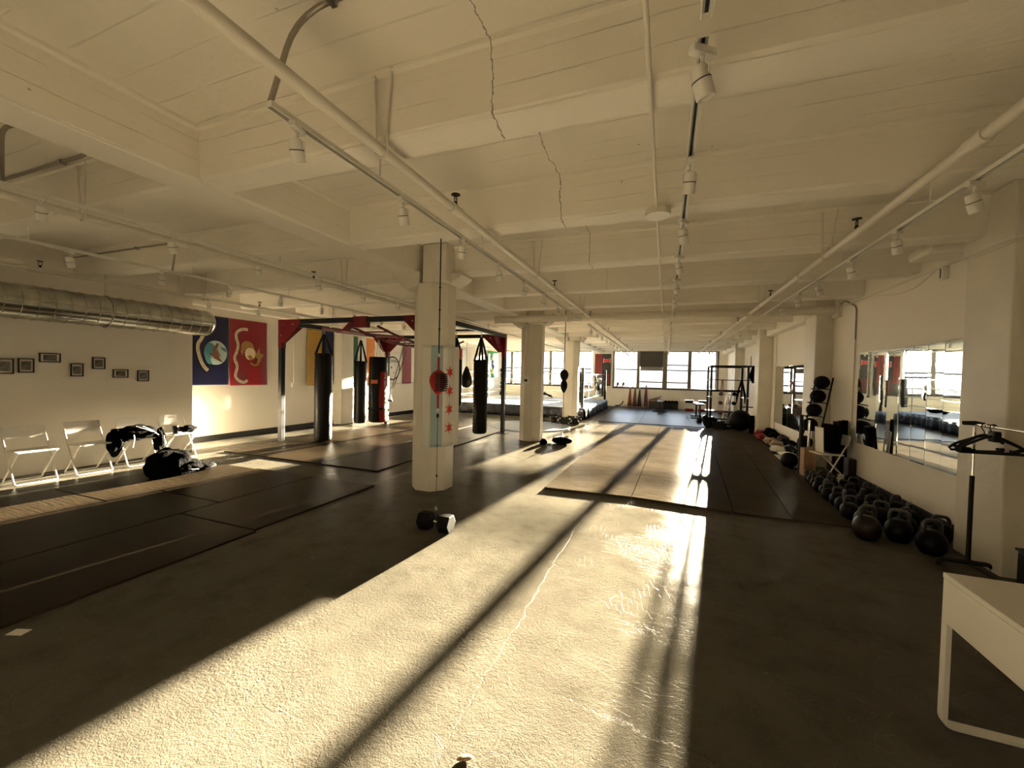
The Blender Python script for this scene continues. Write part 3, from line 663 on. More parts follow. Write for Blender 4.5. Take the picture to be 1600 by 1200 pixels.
# ------------------------------------------------------------------ heavy bags
def heavy_bag(label,x,y,z0,z1,r,ztop,m='blackleather',chain=False,top=None,zbar=2.6):
    root=empty('heavy_bag',(x,y,z0),label,'heavy bag')
    h=z1-z0
    prof=[(.01,0),(r*.75,.004),(r*.95,.03),(r,.08),(r*.985,h*.3),(r*1.02,h*.6),(r,h*.9),(r*.97,h-.03),(r*.9,h-.005),(.01,h)]
    b=MB().lathe(prof,n=28).build('body',M[m],root)
    t=ztop-z0
    if chain:
        n=4; 
        for k in range(n):
            a=k*PI/2+.4; p0=Vector((math.cos(a)*r*.8,math.sin(a)*r*.8,h)); p1=Vector((0,0,t-.12))
            cm=MB(); L_=(p1-p0).length; nn=int(L_/.035); d=(p1-p0)/nn
            for i in range(nn):
                c=p0+d*(i+.5); e=d.normalized(); s_=e.cross(Vector((0,0,1))).normalized()
                if i%2: s_=e.cross(s_)
                cm.tube([c-e*.02-s_*.008,c+e*.02-s_*.008,c+e*.02+s_*.008,c-e*.02+s_*.008],.0035,5,closed=True)
            cm.build('chain',M['steel'],root)
    else:
        for k in range(4):
            a=k*PI/2+.7; p0=(math.cos(a)*r*.93,math.sin(a)*r*.93,h-.05); 
            MB().tube([p0,(p0[0]*.5,p0[1]*.5,h+(t-.14-h)*.52),(p0[0]*.06,p0[1]*.06,t-.14)],[.030,.024,.02],6).build('strap',M[m],root)
    MB().tube(arc_pts((0,0,t-.10),.028,0,2*PI,12,'x'),.006,6).tube([(0,0,t-.08),(0,0,t)],.008,6).tube(arc_pts((0,0,t+.0),.022,0,2*PI,12,'y'),.005,6).build('swivel',M['steel'],root)
    st=MB()
    for k in range(18): st.box((-r*1.0*math.cos(.9),-r*1.0*math.sin(.9),h*.08+k*h*.045),(.012,.012,.03),(0,0,.9))
    if m=='blackleather' and not chain: st.build('lacing',M['rope'],root)
    return root
b1=heavy_bag('long black heavy bag almost touching the floor inside the left rack post',-7.30,7.10,.03,2.03,.19,2.60)
b2=heavy_bag('slim black heavy bag left of and behind the red and black bag',-8.17,9.28,.15,1.93,.17,2.66)
b3=heavy_bag('black and red heavy bag with white lettering hanging on chains',-6.75,8.30,.37,2.01,.225,2.53,chain=True)
b4=heavy_bag('black heavy bag with orange top band behind the flag column',-4.66,8.50,.87,2.10,.142,2.62)
b5=heavy_bag('black heavy bag hanging near the right rack post',-4.20,8.90,.19,1.99,.175,2.66)
MB().lathe([(.144,1.10),(.147,1.12),(.147,1.33),(.142,1.35),(.10,1.355)],n=24).build('top_band',M['orange'],b4)
# red panel, strap, badge and lettering on bag 3
def cyl_patch(r,poly,name,m,parent,rows=14):
    # poly: function t(0..1)-> (a0,a1) angle range at z
    vs=[];fs=[];n=10;zs=poly['z'];
    for i in range(rows+1):
        z=zs[0]+(zs[1]-zs[0])*i/rows; a0,a1=poly['f'](i/rows)
        for k in range(n+1):
            a=a0+(a1-a0)*k/n; vs.append((r*math.cos(a),r*math.sin(a),z))
    for i in range(rows):
        for k in range(n): fs.append((i*(n+1)+k,i*(n+1)+k+1,(i+1)*(n+1)+k+1,(i+1)*(n+1)+k))
    o=MB().add(vs,fs,0,True).build(name,M[m],parent); s_=o.modifiers.new('s','SOLIDIFY'); s_.thickness=.004; s_.offset=0; return o
view=math.atan2(-8.3,6.75)           # angle on the bag that faces the camera
cyl_patch(.2315,{'z':(.02,1.27),'f':lambda t:(view+.12+.28*abs(t-.45)-.05,view+1.25)},'red_panel','redleather',b3)
cyl_patch(.236,{'z':(.32,.375),'f':lambda t:(view-1.5,view+1.5)},'belt','black',b3,2)
M['letter']=mat('white lettering',(.75,.70,.62),.5)
def bend(o,r,a0):
    for v in o.data.vertices:
        a=a0+v.co.x/r; rr=r+v.co.y; z=v.co.z; v.co=(rr*math.cos(a),rr*math.sin(a),z)
def bag_text(txt,size,r,a0,z,parent,m,vertical=True,sx=1):
    R_=Matrix.Rotation(PI/2,4,'X')
    if vertical: R_=R_@Matrix.Rotation(-PI/2,4,'Z')
    o=text_mesh(txt,size,'lettering',m,parent,Matrix.Translation((0,0,z))@R_,.0015,sx); bend(o,r,a0); return o
bag_text('THE BEST IN BOXING',.097,.2355,view+.78,.79,b3,M['letter'])
o=MB().ball((-.045,0,0),.05,16,0,(1,.05,1)).bb((-.01,-.002,-.045),(.075,.002,.045)).build('badge',M['orange'],b3); 
for v in o.data.vertices: v.co.z+=1.02
bend(o,.232,view-.42)
o=MB().bb((-.075,-.001,-.055),(.085,.001,.055)).build('badge_border',M['letter'],b3)
for v in o.data.vertices: v.co.z+=1.02
bend(o,.229,view-.42)
# speed/tear-drop bag seen behind
td=empty('teardrop_bag',(-5.35,10.39,1.25),'black teardrop punching bag behind the black heavy bags','punching bag')
MB().lathe([(.01,-.02),(.12,.02),(.17,.12),(.16,.25),(.10,.42),(.05,.55),(.02,.60)],n=20).build('body',M['blackleather'],td)
MB().tube([(0,0,.58),(0,0,1.40)],.008,6).build('chain',M['steel'],td)
# suspension trainer straps at the ladder
stp=empty('suspension_trainer',(-6.10,8.6,1.0),'black suspension training straps hanging from the red monkey bars','suspension trainer')
MB().tube([(.08,0,1.46),(-.18,-.05,.7),(-.42,-.1,.06)],.016,6,flat=.4).build('strap',M['black'],stp)
MB().tube([(-.08,0,1.44),(-.28,-.02,.75),(-.52,-.02,.0)],.016,6,flat=.4).build('strap',M['black'],stp)
for x,y in ((-.42,-.1),(-.52,-.02)): MB().tube([(x,y,.05),(x-.05,y,-.10),(x+.06,y,-.10),(x+.01,y,.05)],.009,6).tube([(x-.05,y,-.10),(x+.06,y,-.10)],.018,8).build('handle',M['black'],stp)
# ================================================================== FLAGS
def cloth_panel(w,h,nx=30,nz=30,amp=.012,seed=0,x0=0,x1=None,bot=.0):
    x1=w if x1 is None else x1; vs=[];fs=[]
    for i in range(nx+1):
        for j in range(nz+1):
            x=x0+(x1-x0)*i/nx; z=-h*j/nz
            y=-amp*(1+math.sin(x*9+seed+z*.8)*.7+noise.noise(Vector((x*3,z*1.2,seed)))*1.2)*(.35+.65*j/nz)
            vs.append((x,y,z))
    for i in range(nx):
        for j in range(nz): fs.append((i*(nz+1)+j,(i+1)*(nz+1)+j,(i+1)*(nz+1)+j+1,i*(nz+1)+j+1))
    return vs,fs
def letters_on(root,name,m,txt,pts,size,amp,seed,h,off):
    """one mesh of letters following a path on a flag"""
    segs=[(Vector(a_),Vector(b_)) for a_,b_ in zip(pts[:-1],pts[1:])]; tot=sum((b_-a_).length for a_,b_ in segs); out=MB()
    for i,c in enumerate(txt):
        if c==' ': continue
        d=tot*(i+.5)/len(txt)
        for a_,b_ in segs:
            L_=(b_-a_).length
            if d<=L_: break
            d-=L_
        t=(b_-a_).normalized(); p=a_+t*d
        o=text_mesh(c,size,'x',M[m],None,Matrix.Identity(4),.0005); me=o.data
        vs=[]
        for v in me.vertices:
            q=p+t*v.co.x+Vector((-t.y,t.x))*v.co.y; x,z=q.x,q.y
            y=-amp*(1+math.sin(x*9+seed+z*.8)*.7+noise.noise(Vector((x*3,z*1.2,seed)))*1.2)*(.35+.65*(-z/h))-off-v.co.z
            vs.append((x,y,z))
        out.add(vs,[tuple(pl.vertices) for pl in me.polygons]); bpy.data.objects.remove(o)
    return out.build(name,M[m],root)
def flag(label,loc,rz,w,h,stripes,amp=.012,seed=0,name='wall_flag'):
    """stripes: [(x0,x1,material)] across the width; local x along the wall, -y is out of the wall"""
    root=empty(name,loc,label,'flag',None,rz)
    for x0,x1,mname in stripes:
        vs,fs=cloth_panel(w,h,max(4,int(30*(x1-x0)/w)),30,amp,seed,x0,x1)
        o=MB().add(vs,fs,0,True).build('stripe' if len(stripes)>1 else 'cloth',M[mname],root)
        s_=o.modifiers.new('s','SOLIDIFY'); s_.thickness=.003
    return root
def tess(poly):
    """poly: list of (x,z) outline, or ('faces', verts, faces)"""
    if poly[0]=='faces': return poly[1],poly[2]
    from mathutils.geometry import tessellate_polygon
    return poly,[tuple(t) for t in tessellate_polygon([[Vector((x,z,0)) for x,z in poly]])]
def deco(root,name,m,poly,amp,seed,h,off=.004,flat=True):
    """flat emblem piece (x,z outline) laid on the flag's cloth"""
    vs,fs=tess(poly); out=[]
    for x,z in vs:
        out.append((x,-amp*(1+math.sin(x*9+seed+z*.8)*.7+noise.noise(Vector((x*3,z*1.2,seed)))*1.2)*(.35+.65*(-z/h))-off,z))
    o=MB().add(out,fs).build(name,M[m],root)
    s_=o.modifiers.new('s','SOLIDIFY'); s_.thickness=.002; s_.offset=0
    return o
def ellipse(cx,cz,rx,rz_,n=28,a=0): return [(cx+rx*math.cos(2*PI*i/n)*math.cos(a)-rz_*math.sin(2*PI*i/n)*math.sin(a),cz+rx*math.cos(2*PI*i/n)*math.sin(a)+rz_*math.sin(2*PI*i/n)*math.cos(a)) for i in range(n)]
def ribbon(pts,w):
    for _ in range(2):
        if len(pts)>3:
            q=[pts[0]]
            for a_,b_ in zip(pts[:-1],pts[1:]): q+= [(a_[0]*.75+b_[0]*.25,a_[1]*.75+b_[1]*.25),(a_[0]*.25+b_[0]*.75,a_[1]*.25+b_[1]*.75)]
            pts=q+[pts[-1]]
    vs=[];fs=[]
    for i,p in enumerate(pts):
        a=pts[max(0,i-1)]; b=pts[min(len(pts)-1,i+1)]; t=Vector((b[0]-a[0],b[1]-a[1])).normalized(); n_=Vector((-t.y,t.x))*w/2
        vs+= [(p[0]+n_.x,p[1]+n_.y),(p[0]-n_.x,p[1]-n_.y)]
        if i: fs.append((2*i-2,2*i,2*i+1,2*i-1))
    return ('faces',vs,fs)
M['navy']=mat('navy flag cloth',(.005,.006,.04),.42,bump=.3,bscale=5,bdist=.02)
M['redflag']=mat('red flag cloth',(.20,.004,.009),.42,bump=.3,bscale=5,bdist=.02)
M['green']=mat('green flag cloth',(.006,.075,.02),.5); M['brgreen']=mat('bright green flag cloth',(.03,.30,.06),.5)
M['flagwhite']=mat('white flag cloth',(.72,.70,.64),.6); M['flagorange']=mat('orange flag cloth',(.75,.24,.03),.55)
M['paleblue']=mat('pale blue flag cloth',(.33,.43,.46),.6); M['starred']=mat('red star print',(.62,.02,.02),.6)
M['teal']=mat('teal print',(.05,.18,.22),.5); M['eaglebrown']=mat('brown print',(.13,.05,.03),.5); M['olive']=mat('gold brown print',(.30,.17,.04),.5)
M['cream']=mat('cream print',(.62,.52,.36),.5); M['palegreen']=mat('pale print',(.36,.46,.42),.5); M['yellow']=mat('yellow print',(.75,.62,.05),.5)
FW=-PI/2  # wall facing +X : local x -> -Y ... use rz = PI/2 so local x runs +Y and -y faces +X
RZ=PI/2
fl1=flag('navy blue flag with round eagle emblem, hanging half behind the duct end',(XL+.03,5.46,2.80),RZ,.95,1.54,[(0,.95,'navy')],.02,1.0)
a=.02; s_=1.0; hh=1.54
deco(fl1,'scroll','cream',ribbon([(.42,-.40),(.36,-.55),(.30,-.62),(.28,-.75),(.33,-.95),(.40,-1.12),(.50,-1.22)],.075),a,s_,hh,.012)['label']='pale tan lettered scroll'
letters_on(fl1,'scroll_lettering','eaglebrown','UNITED STATES NAVY',[(.32,-.60),(.29,-.75),(.33,-.95),(.40,-1.12),(.47,-1.20)],.05,a,s_,hh,.016)
deco(fl1,'emblem_field','palegreen',ellipse(.66,-.82,.24,.27),a,s_,hh,.010)
deco(fl1,'emblem_side','teal',ellipse(.55,-.84,.12,.24),a,s_,hh,.013)
deco(fl1,'eagle','eaglebrown',[(.68,-.60),(.72,-.62),(.66,-.78),(.72,-.92),(.80,-1.04),(.70,-.99),(.60,-.93),(.52,-.88),(.48,-.84),(.55,-.80),(.60,-.74)],a,s_,hh,.018)
deco(fl1,'anchor','eaglebrown',ribbon([(.68,-.76),(.74,-.90)],.025),a,s_,hh,.018)
deco(fl1,'ship','teal',[(.74,-.68),(.86,-.72),(.88,-.80),(.80,-.76)],a,s_,hh,.018)
fl2=flag('red flag with gold globe and eagle emblem and pale scroll',(XL+.03,6.43,2.80),RZ,.95,1.56,[(0,.95,'redflag')],.02,2.0)
hh=1.56;s_=2.0
deco(fl2,'scroll','cream',ribbon([(.44,-.22),(.30,-.22),(.17,-.30),(.14,-.42),(.22,-.60),(.16,-.80),(.10,-.92),(.19,-1.10),(.14,-1.26),(.12,-1.36),(.22,-1.46),(.36,-1.50),(.44,-1.44)],.07),a,s_,hh,.011)['label']='pale scroll with lettering'
letters_on(fl2,'scroll_lettering','eaglebrown','UNITED STATES MARINE CORPS',[(.40,-.225),(.30,-.225),(.19,-.30),(.16,-.42),(.20,-.60),(.16,-.80),(.13,-.92),(.17,-1.10),(.14,-1.26),(.14,-1.36),(.24,-1.45)],.055,a,s_,hh,.015)
deco(fl2,'globe','cream',ellipse(.50,-.80,.13,.15),a,s_,hh,.012)
deco(fl2,'eagle','olive',[(.28,-.58),(.36,-.50),(.48,-.50),(.56,-.56),(.60,-.68),(.52,-.66),(.44,-.66),(.36,-.72),(.30,-.86),(.26,-.76)],a,s_,hh,.016)
deco(fl2,'globe_land','olive',[(.42,-.86),(.50,-.82),(.58,-.92),(.50,-.96)],a,s_,hh,.016)
deco(fl2,'anchor','olive',[(.60,-.86),(.70,-.68),(.72,-.62),(.74,-.78),(.84,-.80),(.78,-.90),(.72,-1.02),(.66,-1.02),(.68,-.92)],a,s_,hh,.016)
deco(fl2,'anchor_fluke','olive',ribbon([(.50,-1.02),(.60,-1.08),(.70,-1.04)],.05),a,s_,hh,.016)
flag('yellow and blue flag hanging in two vertical halves behind the long bag',(XL+.03,8.60,2.80),RZ,.98,1.60,[(0,.52,'gold'),(.52,.98,'bluecloth')],.02,3.0)
flag('green white and orange tricolour flag behind the slim heavy bag',(XL+.03,10.18,2.76),RZ,1.25,1.62,[(0,.42,'green'),(.42,.84,'flagwhite'),(.84,1.25,'flagorange')],.018,4.0)
bn=flag('white square banner with a round black gym logo behind the rack',(XL+.03,11.95,2.35),RZ,.95,1.15,[(0,.95,'flagwhite')],.006,5.0,'wall_banner')
def ring_poly(cx,cz,r,w,a0,a1,n=24): return ribbon([(cx+r*math.cos(a0+(a1-a0)*i/n),cz+r*math.sin(a0+(a1-a0)*i/n)) for i in range(n+1)],w)
deco(bn,'logo_ring','black',ring_poly(.47,-.58,.42,.05,-2.4,2.6,30),.006,5,1.15,.008)
for k_,(cx,cz,r) in enumerate(((.40,-.55,.035),(.62,-.45,.02),(.55,-.75,.025))): deco(bn,'logo_mark','black',ellipse(cx,cz,r,r,10),.006,5,1.15,.009)
text=text_mesh('BOXING',.17,'logo_lettering',M['black'],bn,Matrix.Translation((.47,-.02,-.32))@Matrix.Rotation(PI/2,4,'X'),.001,.9)
flag('red and white flag half hidden behind the flag column',(XL+.03,13.05,2.70),RZ,.85,1.5,[(0,.55,'redflag'),(.55,.85,'flagwhite')],.02,6.0)
flag('red flag gathered to a point behind the black heavy bags',(XL+.03,17.0,2.85),RZ,1.3,1.5,[(0,.8,'redflag'),(.8,1.3,'flagwhite')],.05,7.0)
fb=flag('green flag with yellow diamond and blue disc at the far left corner',(XL+.03,21.0,2.95),RZ,1.35,1.5,[(0,1.35,'brgreen')],.02,8.0)
deco(fb,'diamond','yellow',[(.68,-.12),(1.18,-.75),(.68,-1.38),(.18,-.75)],.02,8,1.5,.012); deco(fb,'disc','bluecloth',ellipse(.68,-.75,.24,.28),.02,8,1.5,.02)
deco(fb,'disc_band','flagwhite',ribbon([(.46,-.70),(.68,-.72),(.90,-.84)],.04),.02,8,1.5,.026)
# right far wall flags
flag('narrow green and white flag high on the far right wall',(XR-.03,21.2,2.85),-PI/2,.75,.9,[(0,.3,'flagwhite'),(.3,.75,'brgreen')],.02,9.0)
flag('white red and blue flag draped on the far right wall behind the rack',(XR-.03,20.3,2.85),-PI/2,.95,1.9,[(0,.45,'flagwhite'),(.45,.62,'redflag'),(.62,.95,'bluecloth')],.04,10.0)
# banner on the pier between the window bays
pb=empty('ring_banner',(-3.80,YF-.03,2.92),'black banner with red stripes and bow-tie logo on the pier between windows','banner')
M['bblack']=mat('black banner vinyl',(.02,.017,.012),.45)
MB().bb((0,-.006,-1.80),(.90,.006,0)).build('sheet',M['bblack'],pb)
for x0,x1 in ((.02,.13),(.16,.26),(.29,.40)): MB().bb((x0,-.012,-1.25),(x1,-.006,0)).build('red_stripe',M['redflag'],pb)
for x0 in (.50,.62,.74): MB().bb((x0,-.012,-1.72),(x0+.08,-.006,-1.10)).build('red_stripe',M['redflag'],pb)
bt=[(.50,-.25),(.60,-.31),(.74,-.31),(.84,-.25),(.84,-.50),(.74,-.44),(.60,-.44),(.50,-.50)]
def deco_flat(root,name,m,poly,y0,y1): return MB().prism(poly,y1-y0,Matrix(((1,0,0,0),(0,0,1,y0),(0,1,0,0),(0,0,0,1)))).build(name,M[m],root)
deco_flat(pb,'logo_border','letter',[((x-.67)*1.15+.67,(z+.375)*1.15-.375) for x,z in bt],-.012,-.007); deco_flat(pb,'logo','starred',bt,-.016,-.012)
# city flag wrapped on the first column
cf=empty('city_flag',(-3.12,5.05,2.02),'white city flag with pale blue stripes and four red stars draped on the nearest column','flag')
def oct_path():
    r=.27/math.cos(PI/8)+.012
    P=[Vector((r*math.cos(a),r*math.sin(a))) for a in (-5*PI/8,-3*PI/8,-PI/8,PI/8)]
    return P
P8=oct_path()
def path_at(s):
    segs=[(P8[i],P8[i+1]) for i in range(3)]
    for a_,b_ in segs:
        L_=(b_-a_).length
        if s<=L_: 
            d=(b_-a_)/L_; return a_+d*s, Vector((d.y,-d.x))
        s-=L_
    a_,b_=segs[-1]; d=(b_-a_).normalized(); return b_+d*s, Vector((d.y,-d.x))
def wrap(s,z,off=0):
    p,n_=path_at(s); fl_=max(0,(s-.42))
    w=.006+off+.03*fl_*2*(1+math.sin(s*38+z*1.5)) + .10*fl_*(-z/1.4)*.6+.004*math.sin(s*30)
    return (p.x+n_.x*w,p.y+n_.y*w,z)
def wrap_piece(name,m,s0,s1,z0=0,z1=-1.40,off=0):
    n=max(4,int((s1-s0)/.012)); nz=26; vs=[];fs=[]
    for i in range(n+1):
        for j in range(nz+1):
            s=s0+(s1-s0)*i/n; z=z0+(z1-z0)*j/nz; vs.append(wrap(s,z,off))
    for i in range(n):
        for j in range(nz): fs.append((i*(nz+1)+j,(i+1)*(nz+1)+j,(i+1)*(nz+1)+j+1,i*(nz+1)+j+1))
    o=MB().add(vs,fs,0,True).build(name,M[m],cf); q_=o.modifiers.new('s','SOLIDIFY'); q_.thickness=.003; return o
wrap_piece('white_stripe','flagwhite',.10,.235); wrap_piece('blue_stripe','paleblue',.235,.40); wrap_piece('white_stripe','flagwhite',.40,.72)
for zc in (-.36,-.62,-.88,-1.14):
    vs=[wrap(.505,zc,.006)]; 
    for k_ in range(48):
        t=k_/48*12; i=int(t); f_=t-i
        def pt(i): 
            rr=.088 if i%2==0 else .040; a_=PI/6*i+PI/2; return Vector((.505+rr*math.cos(a_)*.9,zc+rr*math.sin(a_)))
        p=pt(i)*(1-f_)+pt(i+1)*f_; vs.append(wrap(p.x,p.y,.006))
    o=MB().add(vs,[(0,1+i,1+(i+1)%48) for i in range(48)]).build('red_star',M['starred'],cf)
    q_=o.modifiers.new('s','SOLIDIFY'); q_.thickness=.002; q_.offset=0
# ================================================================== PICTURE FRAMES
M['photo']=mat('dark monochrome photograph',(.10,.09,.07),.15,var=.9,vscale=14); M['matboard']=mat('white mount board',(.62,.57,.50),.5)
pf=[(2.70,2.88,1.49,1.71,'at the far left edge of the photo'),(2.92,3.08,1.51,1.72,'second from left'),(3.13,3.36,1.67,1.81,'wide, highest of the row'),(3.47,3.62,1.46,1.66,'below and right of the highest frame'),(3.73,3.89,1.58,1.77,'upright, with bright window glare'),(3.99,4.20,1.44,1.58,'wide, lower right of the row'),(4.33,4.50,1.375,1.57,'rightmost and lowest of the row')]
for y0,y1,z0,z1,lb in pf:
    r=empty('picture_frame',(XN+.006,(y0+y1)/2,(z0+z1)/2),'black framed picture on the left wall, '+lb,'picture frame','black picture frames on the left wall',RZ)
    w,h=(y1-y0)/2,(z1-z0)/2; f=.014
    MB().bb((-w,-.02,-h),(-w+f,.0,h)).bb((w-f,-.02,-h),(w,.0,h)).bb((-w,-.02,-h),(w,.0,-h+f)).bb((-w,-.02,h-f),(w,.0,h)).build('frame',M['black'],r)
    MB().bb((-w+f,-.010,-h+f),(w-f,-.004,h-f)).build('mount',M['matboard'],r)
    MB().bb((-w*.62,-.0125,-h*.6),(w*.62,-.0095,h*.6)).build('print',M['photo'],r)
# ================================================================== LEFT: CHAIRS AND BAGS
def folding_chair(label,group='white folding chairs by the left wall'):
    """faces local -y; origin on the floor under the seat centre"""
    r=empty('folding_chair',(0,0,0),label,'chair',group)
    w=.205
    fa=[(-w,.20,.77),(-w,.20,.70),(-w,-.14,.05),(-w,-.17,.012),(w,-.17,.012),(w,-.14,.05),(w,.20,.70),(w,.20,.77)]
    MB().tube(fillet(fa,.06,4),.011,8).build('back_frame',M['white'],r)
    w2=.185
    fb=[(-w2,-.20,.445),(-w2,.19,.05),(-w2,.22,.012),(w2,.22,.012),(w2,.19,.05),(w2,-.20,.445)]
    MB().tube(fillet(fb,.05,4),.011,8).build('leg_frame',M['white'],r)
    MB().bb((-.20,-.22,.437),(.20,.13,.458)).build('seat',M['whitemat'],r,bevel=.008)
    b=MB()
    # backrest with a hand slot: four slabs around the opening
    y0,y1=.19,.206
    b.bb((-.195,y0,.60),(.195,y1,.715)).bb((-.195,y0,.735),(.195,y1,.775)).bb((-.195,y0,.715),(-.05,y1,.735)).bb((.05,y0,.715),(.195,y1,.735))
    b.build('backrest',M['whitemat'],r)
    return r
ch=folding_chair('white folding chair, leftmost of the row, nearest to the camera')
ch.location=(-8.22,2.86,0); ch.rotation_euler=(0,0,PI/2)
dup(ch,(-8.22,3.47,0),PI/2,'empty white folding chair, second from the left in the row')
dup(ch,(-8.22,4.08,0),PI/2,'white folding chair with dark clothes draped over its seat')
dup(ch,(-8.22,4.68,0),PI/2+.05,'white folding chair with a dark cup and cap on it, by the wall corner')
def heap(name,label,cat,loc,parts,m,group=None):
    root=empty(name,loc,label,cat,group)
    for i,(nm,c,r,sc,seed,mt) in enumerate(parts):
        MB().ball(c,r,26,0,sc,.45,seed,2.6).build(nm,M[mt],root,sub=1)
    return root
M['paleprint']=mat('pale print cloth',(.55,.52,.45),.6)
cl=heap('clothes_pile','dark jacket and clothes draped over the third folding chair','clothes',(-8.12,4.02,.46),[
    ('jacket',(0,-.02,.09),.24,(.8,1.25,.48),11,'blackcloth'),('sleeve',(.05,-.30,-.02),.14,(.7,.8,1.3),12,'blackcloth'),('sleeve',(.08,.27,-.06),.12,(.7,.7,1.6),13,'blackcloth'),
    ('shirt_fold',(.05,.03,.12),.11,(.7,1.6,.45),14,'blackcloth')],'blackcloth')
# white drawstrings and trims on the clothes
for pts in ([(.15,-.12,.14),(.20,-.13,.02),(.21,-.16,-.12)],[(.12,.02,.2),(.18,.10,.14),(.20,.2,.04)],[(.10,-.06,.2),(.17,.02,.16),(.2,.12,.1)],[(.21,.27,.02),(.22,.28,-.14)]):
    MB().tube(fillet(pts,.06),.009,6,flat=.5).build('drawstring',M['paleprint'],cl)
cp=empty('travel_cup',(-8.16,4.60,.459),'dark cup standing on the folding chair nearest the wall corner','cup')
MB().lathe([(.036,0),(.042,.09),(.044,.12),(.040,.122),(.038,.115)],n=18).build('body',M['black'],cp); MB().lathe([(.045,.118),(.045,.135),(.02,.14),(.01,.14)],n=18).build('lid',M['black'],cp)
lump('glove_bundle','dark bundle with pale edge on the chair nearest the wall corner','gloves',(-8.08,4.76,.459),.11,'blackcloth',(.8,1.3,.55),5,.4)
gb=heap('gym_bag','black gym backpack slumped on the mat in front of the chairs','bag',(-6.93,3.92,.02),[
    ('bag_body',(-.05,-.06,.16),.27,(.85,1.05,.78),21,'blackcloth'),('front_pocket',(.08,.14,.09),.17,(.8,1.1,.62),22,'blackcloth')],'blackcloth')
for pts in ([(.15,-.1,.12),(.2,.05,.08),(.19,.2,.05)],): MB().tube(fillet(pts,.06),.012,6,flat=.4).build('strap',M['paleprint'],gb)
wb=empty('sports_bottle',(-6.83,4.30,.06),'small dark bottle with pale cap lying beside the gym backpack','bottle'); 
MB().lathe([(.03,-.10),(.038,-.09),(.038,.07),(.02,.09)],n=16,M=Matrix.Rotation(-PI/2,4,'X')@Matrix.Rotation(0,4,'Z')).build('body',M['black'],wb); MB().lathe([(.024,.088),(.026,.13),(.01,.135)],n=16,M=Matrix.Rotation(-PI/2,4,'X')).build('cap',M['white'],wb)
heap('jacket','black jacket lying on the floor mat right beside the gym backpack','clothes',(-6.90,4.22,.02),[('cloth',(0,0,.05),.15,(1.1,1.5,.40),31,'blackcloth'),('sleeve',(.08,-.26,.03),.10,(1,1.6,.35),32,'blackcloth')],'blackcloth')
o=MB().bb((-.05,-.03,0),(.05,.03,.0012)).build('paper_scrap',M['white']); o.location=(-3.66,1.22,.0); o.rotation_euler=(0,0,.35); tag(o,'small white paper scrap on the floor beside the left mat','paper scrap')
o=MB().ball((0,0,.006),.03,12,0,(1.2,.55,.22),.2,3).build('dry_leaf',M['tan']); o.location=(-.755,1.52,.002); o.rotation_euler=(0,0,.5); tag(o,'small pale chip lying on the sunlit floor at the bottom edge','debris')
# ================================================================== RED DOUBLE END BAG AND DUMBBELL
db=empty('double_end_bag',(-2.21,3.66,1.55),'red double end bag strung between ceiling beam and dumbbell before the flag column','punching bag')
def teardrop(root,z,r,h,m1,m2=None):
    MB().lathe([(.012,-h),(r*.45,-h*.82),(r*.85,-h*.35),(r,.06*h),(r*.93,h*.45),(r*.6,h*.8),(.012,h)],c=(0,0,z),n=24).build('bladder',M[m1],root)
teardrop(db,0,.095,.13,'redleather')
cyl_pts=[]
o=MB(); 
for i in range(9):
    z=-.085+.17*i/8; r=.0975*math.cos(z/.19*1.2); 
    for k in range(4):
        a0=-1.15+.5*k
        if i%2==0 or True: o.box((r*math.cos(a0),r*math.sin(a0),z),(.008,.040,.013),(0,0,a0))
o.build('printed_panel',M['black'],db)
MB().tube([(0,0,.12),(0,0,.26)],.013,8).build('strap',M['redleather'],db)
MB().tube([(0,0,-.12),(0,0,-.27)],.013,8).build('strap',M['redleather'],db)
MB().tube(arc_pts((0,0,.285),.018,0,2*PI,14,'x'),.003,6).tube(arc_pts((0,0,-.30),.02,0,2*PI,14,'x'),.004,6).build('carabiner',M['chrome'],db)
MB().tube([(0,0,.30),(0,0,ZB-1.55)],.0065,6).ball((0,0,.55),.012,8).ball((0,0,.75),.012,8).ball((0,0,.98),.012,8).build('upper_cord',M['black'],db)
MB().tube([(0,0,-.31),(0,0,-1.31)],.003,6).ball((0,0,-.35),.018,8,0,(1,1,1.4)).ball((0,0,-.66),.008,8).ball((0,0,-.98),.012,8).build('lower_cord',M['black'],db)
MB().tube(arc_pts((0,0,-1.325),.022,0,2*PI,14,'x'),.004,6).build('snap_hook',M['chrome'],db)
hx=empty('hex_dumbbell',(-2.21,3.66,0),'black hex dumbbell on the floor anchoring the red double end bag','dumbbell',None,.0)
hexp=[(.098*math.cos(PI/3*i),.098*math.sin(PI/3*i)) for i in range(6)]
for s_ in (-1,1):
    Mx=Matrix(((0,0,1,s_*.12-.065),(1,0,0,0),(0,1,0,.0855),(0,0,0,1))); MB().prism(hexp,.13,Mx).build('weight_head',M['rubber'],hx,bevel=.008,seg=2)
MB().cyl((-.1,0,.0855),(.1,0,.0855),.017,14).build('handle',M['chrome'],hx)
MB().tube([(.0,0,.10),(.02,0,.16),(-.005,0,.205)],.012,8).build('loop_strap',M['black'],hx)
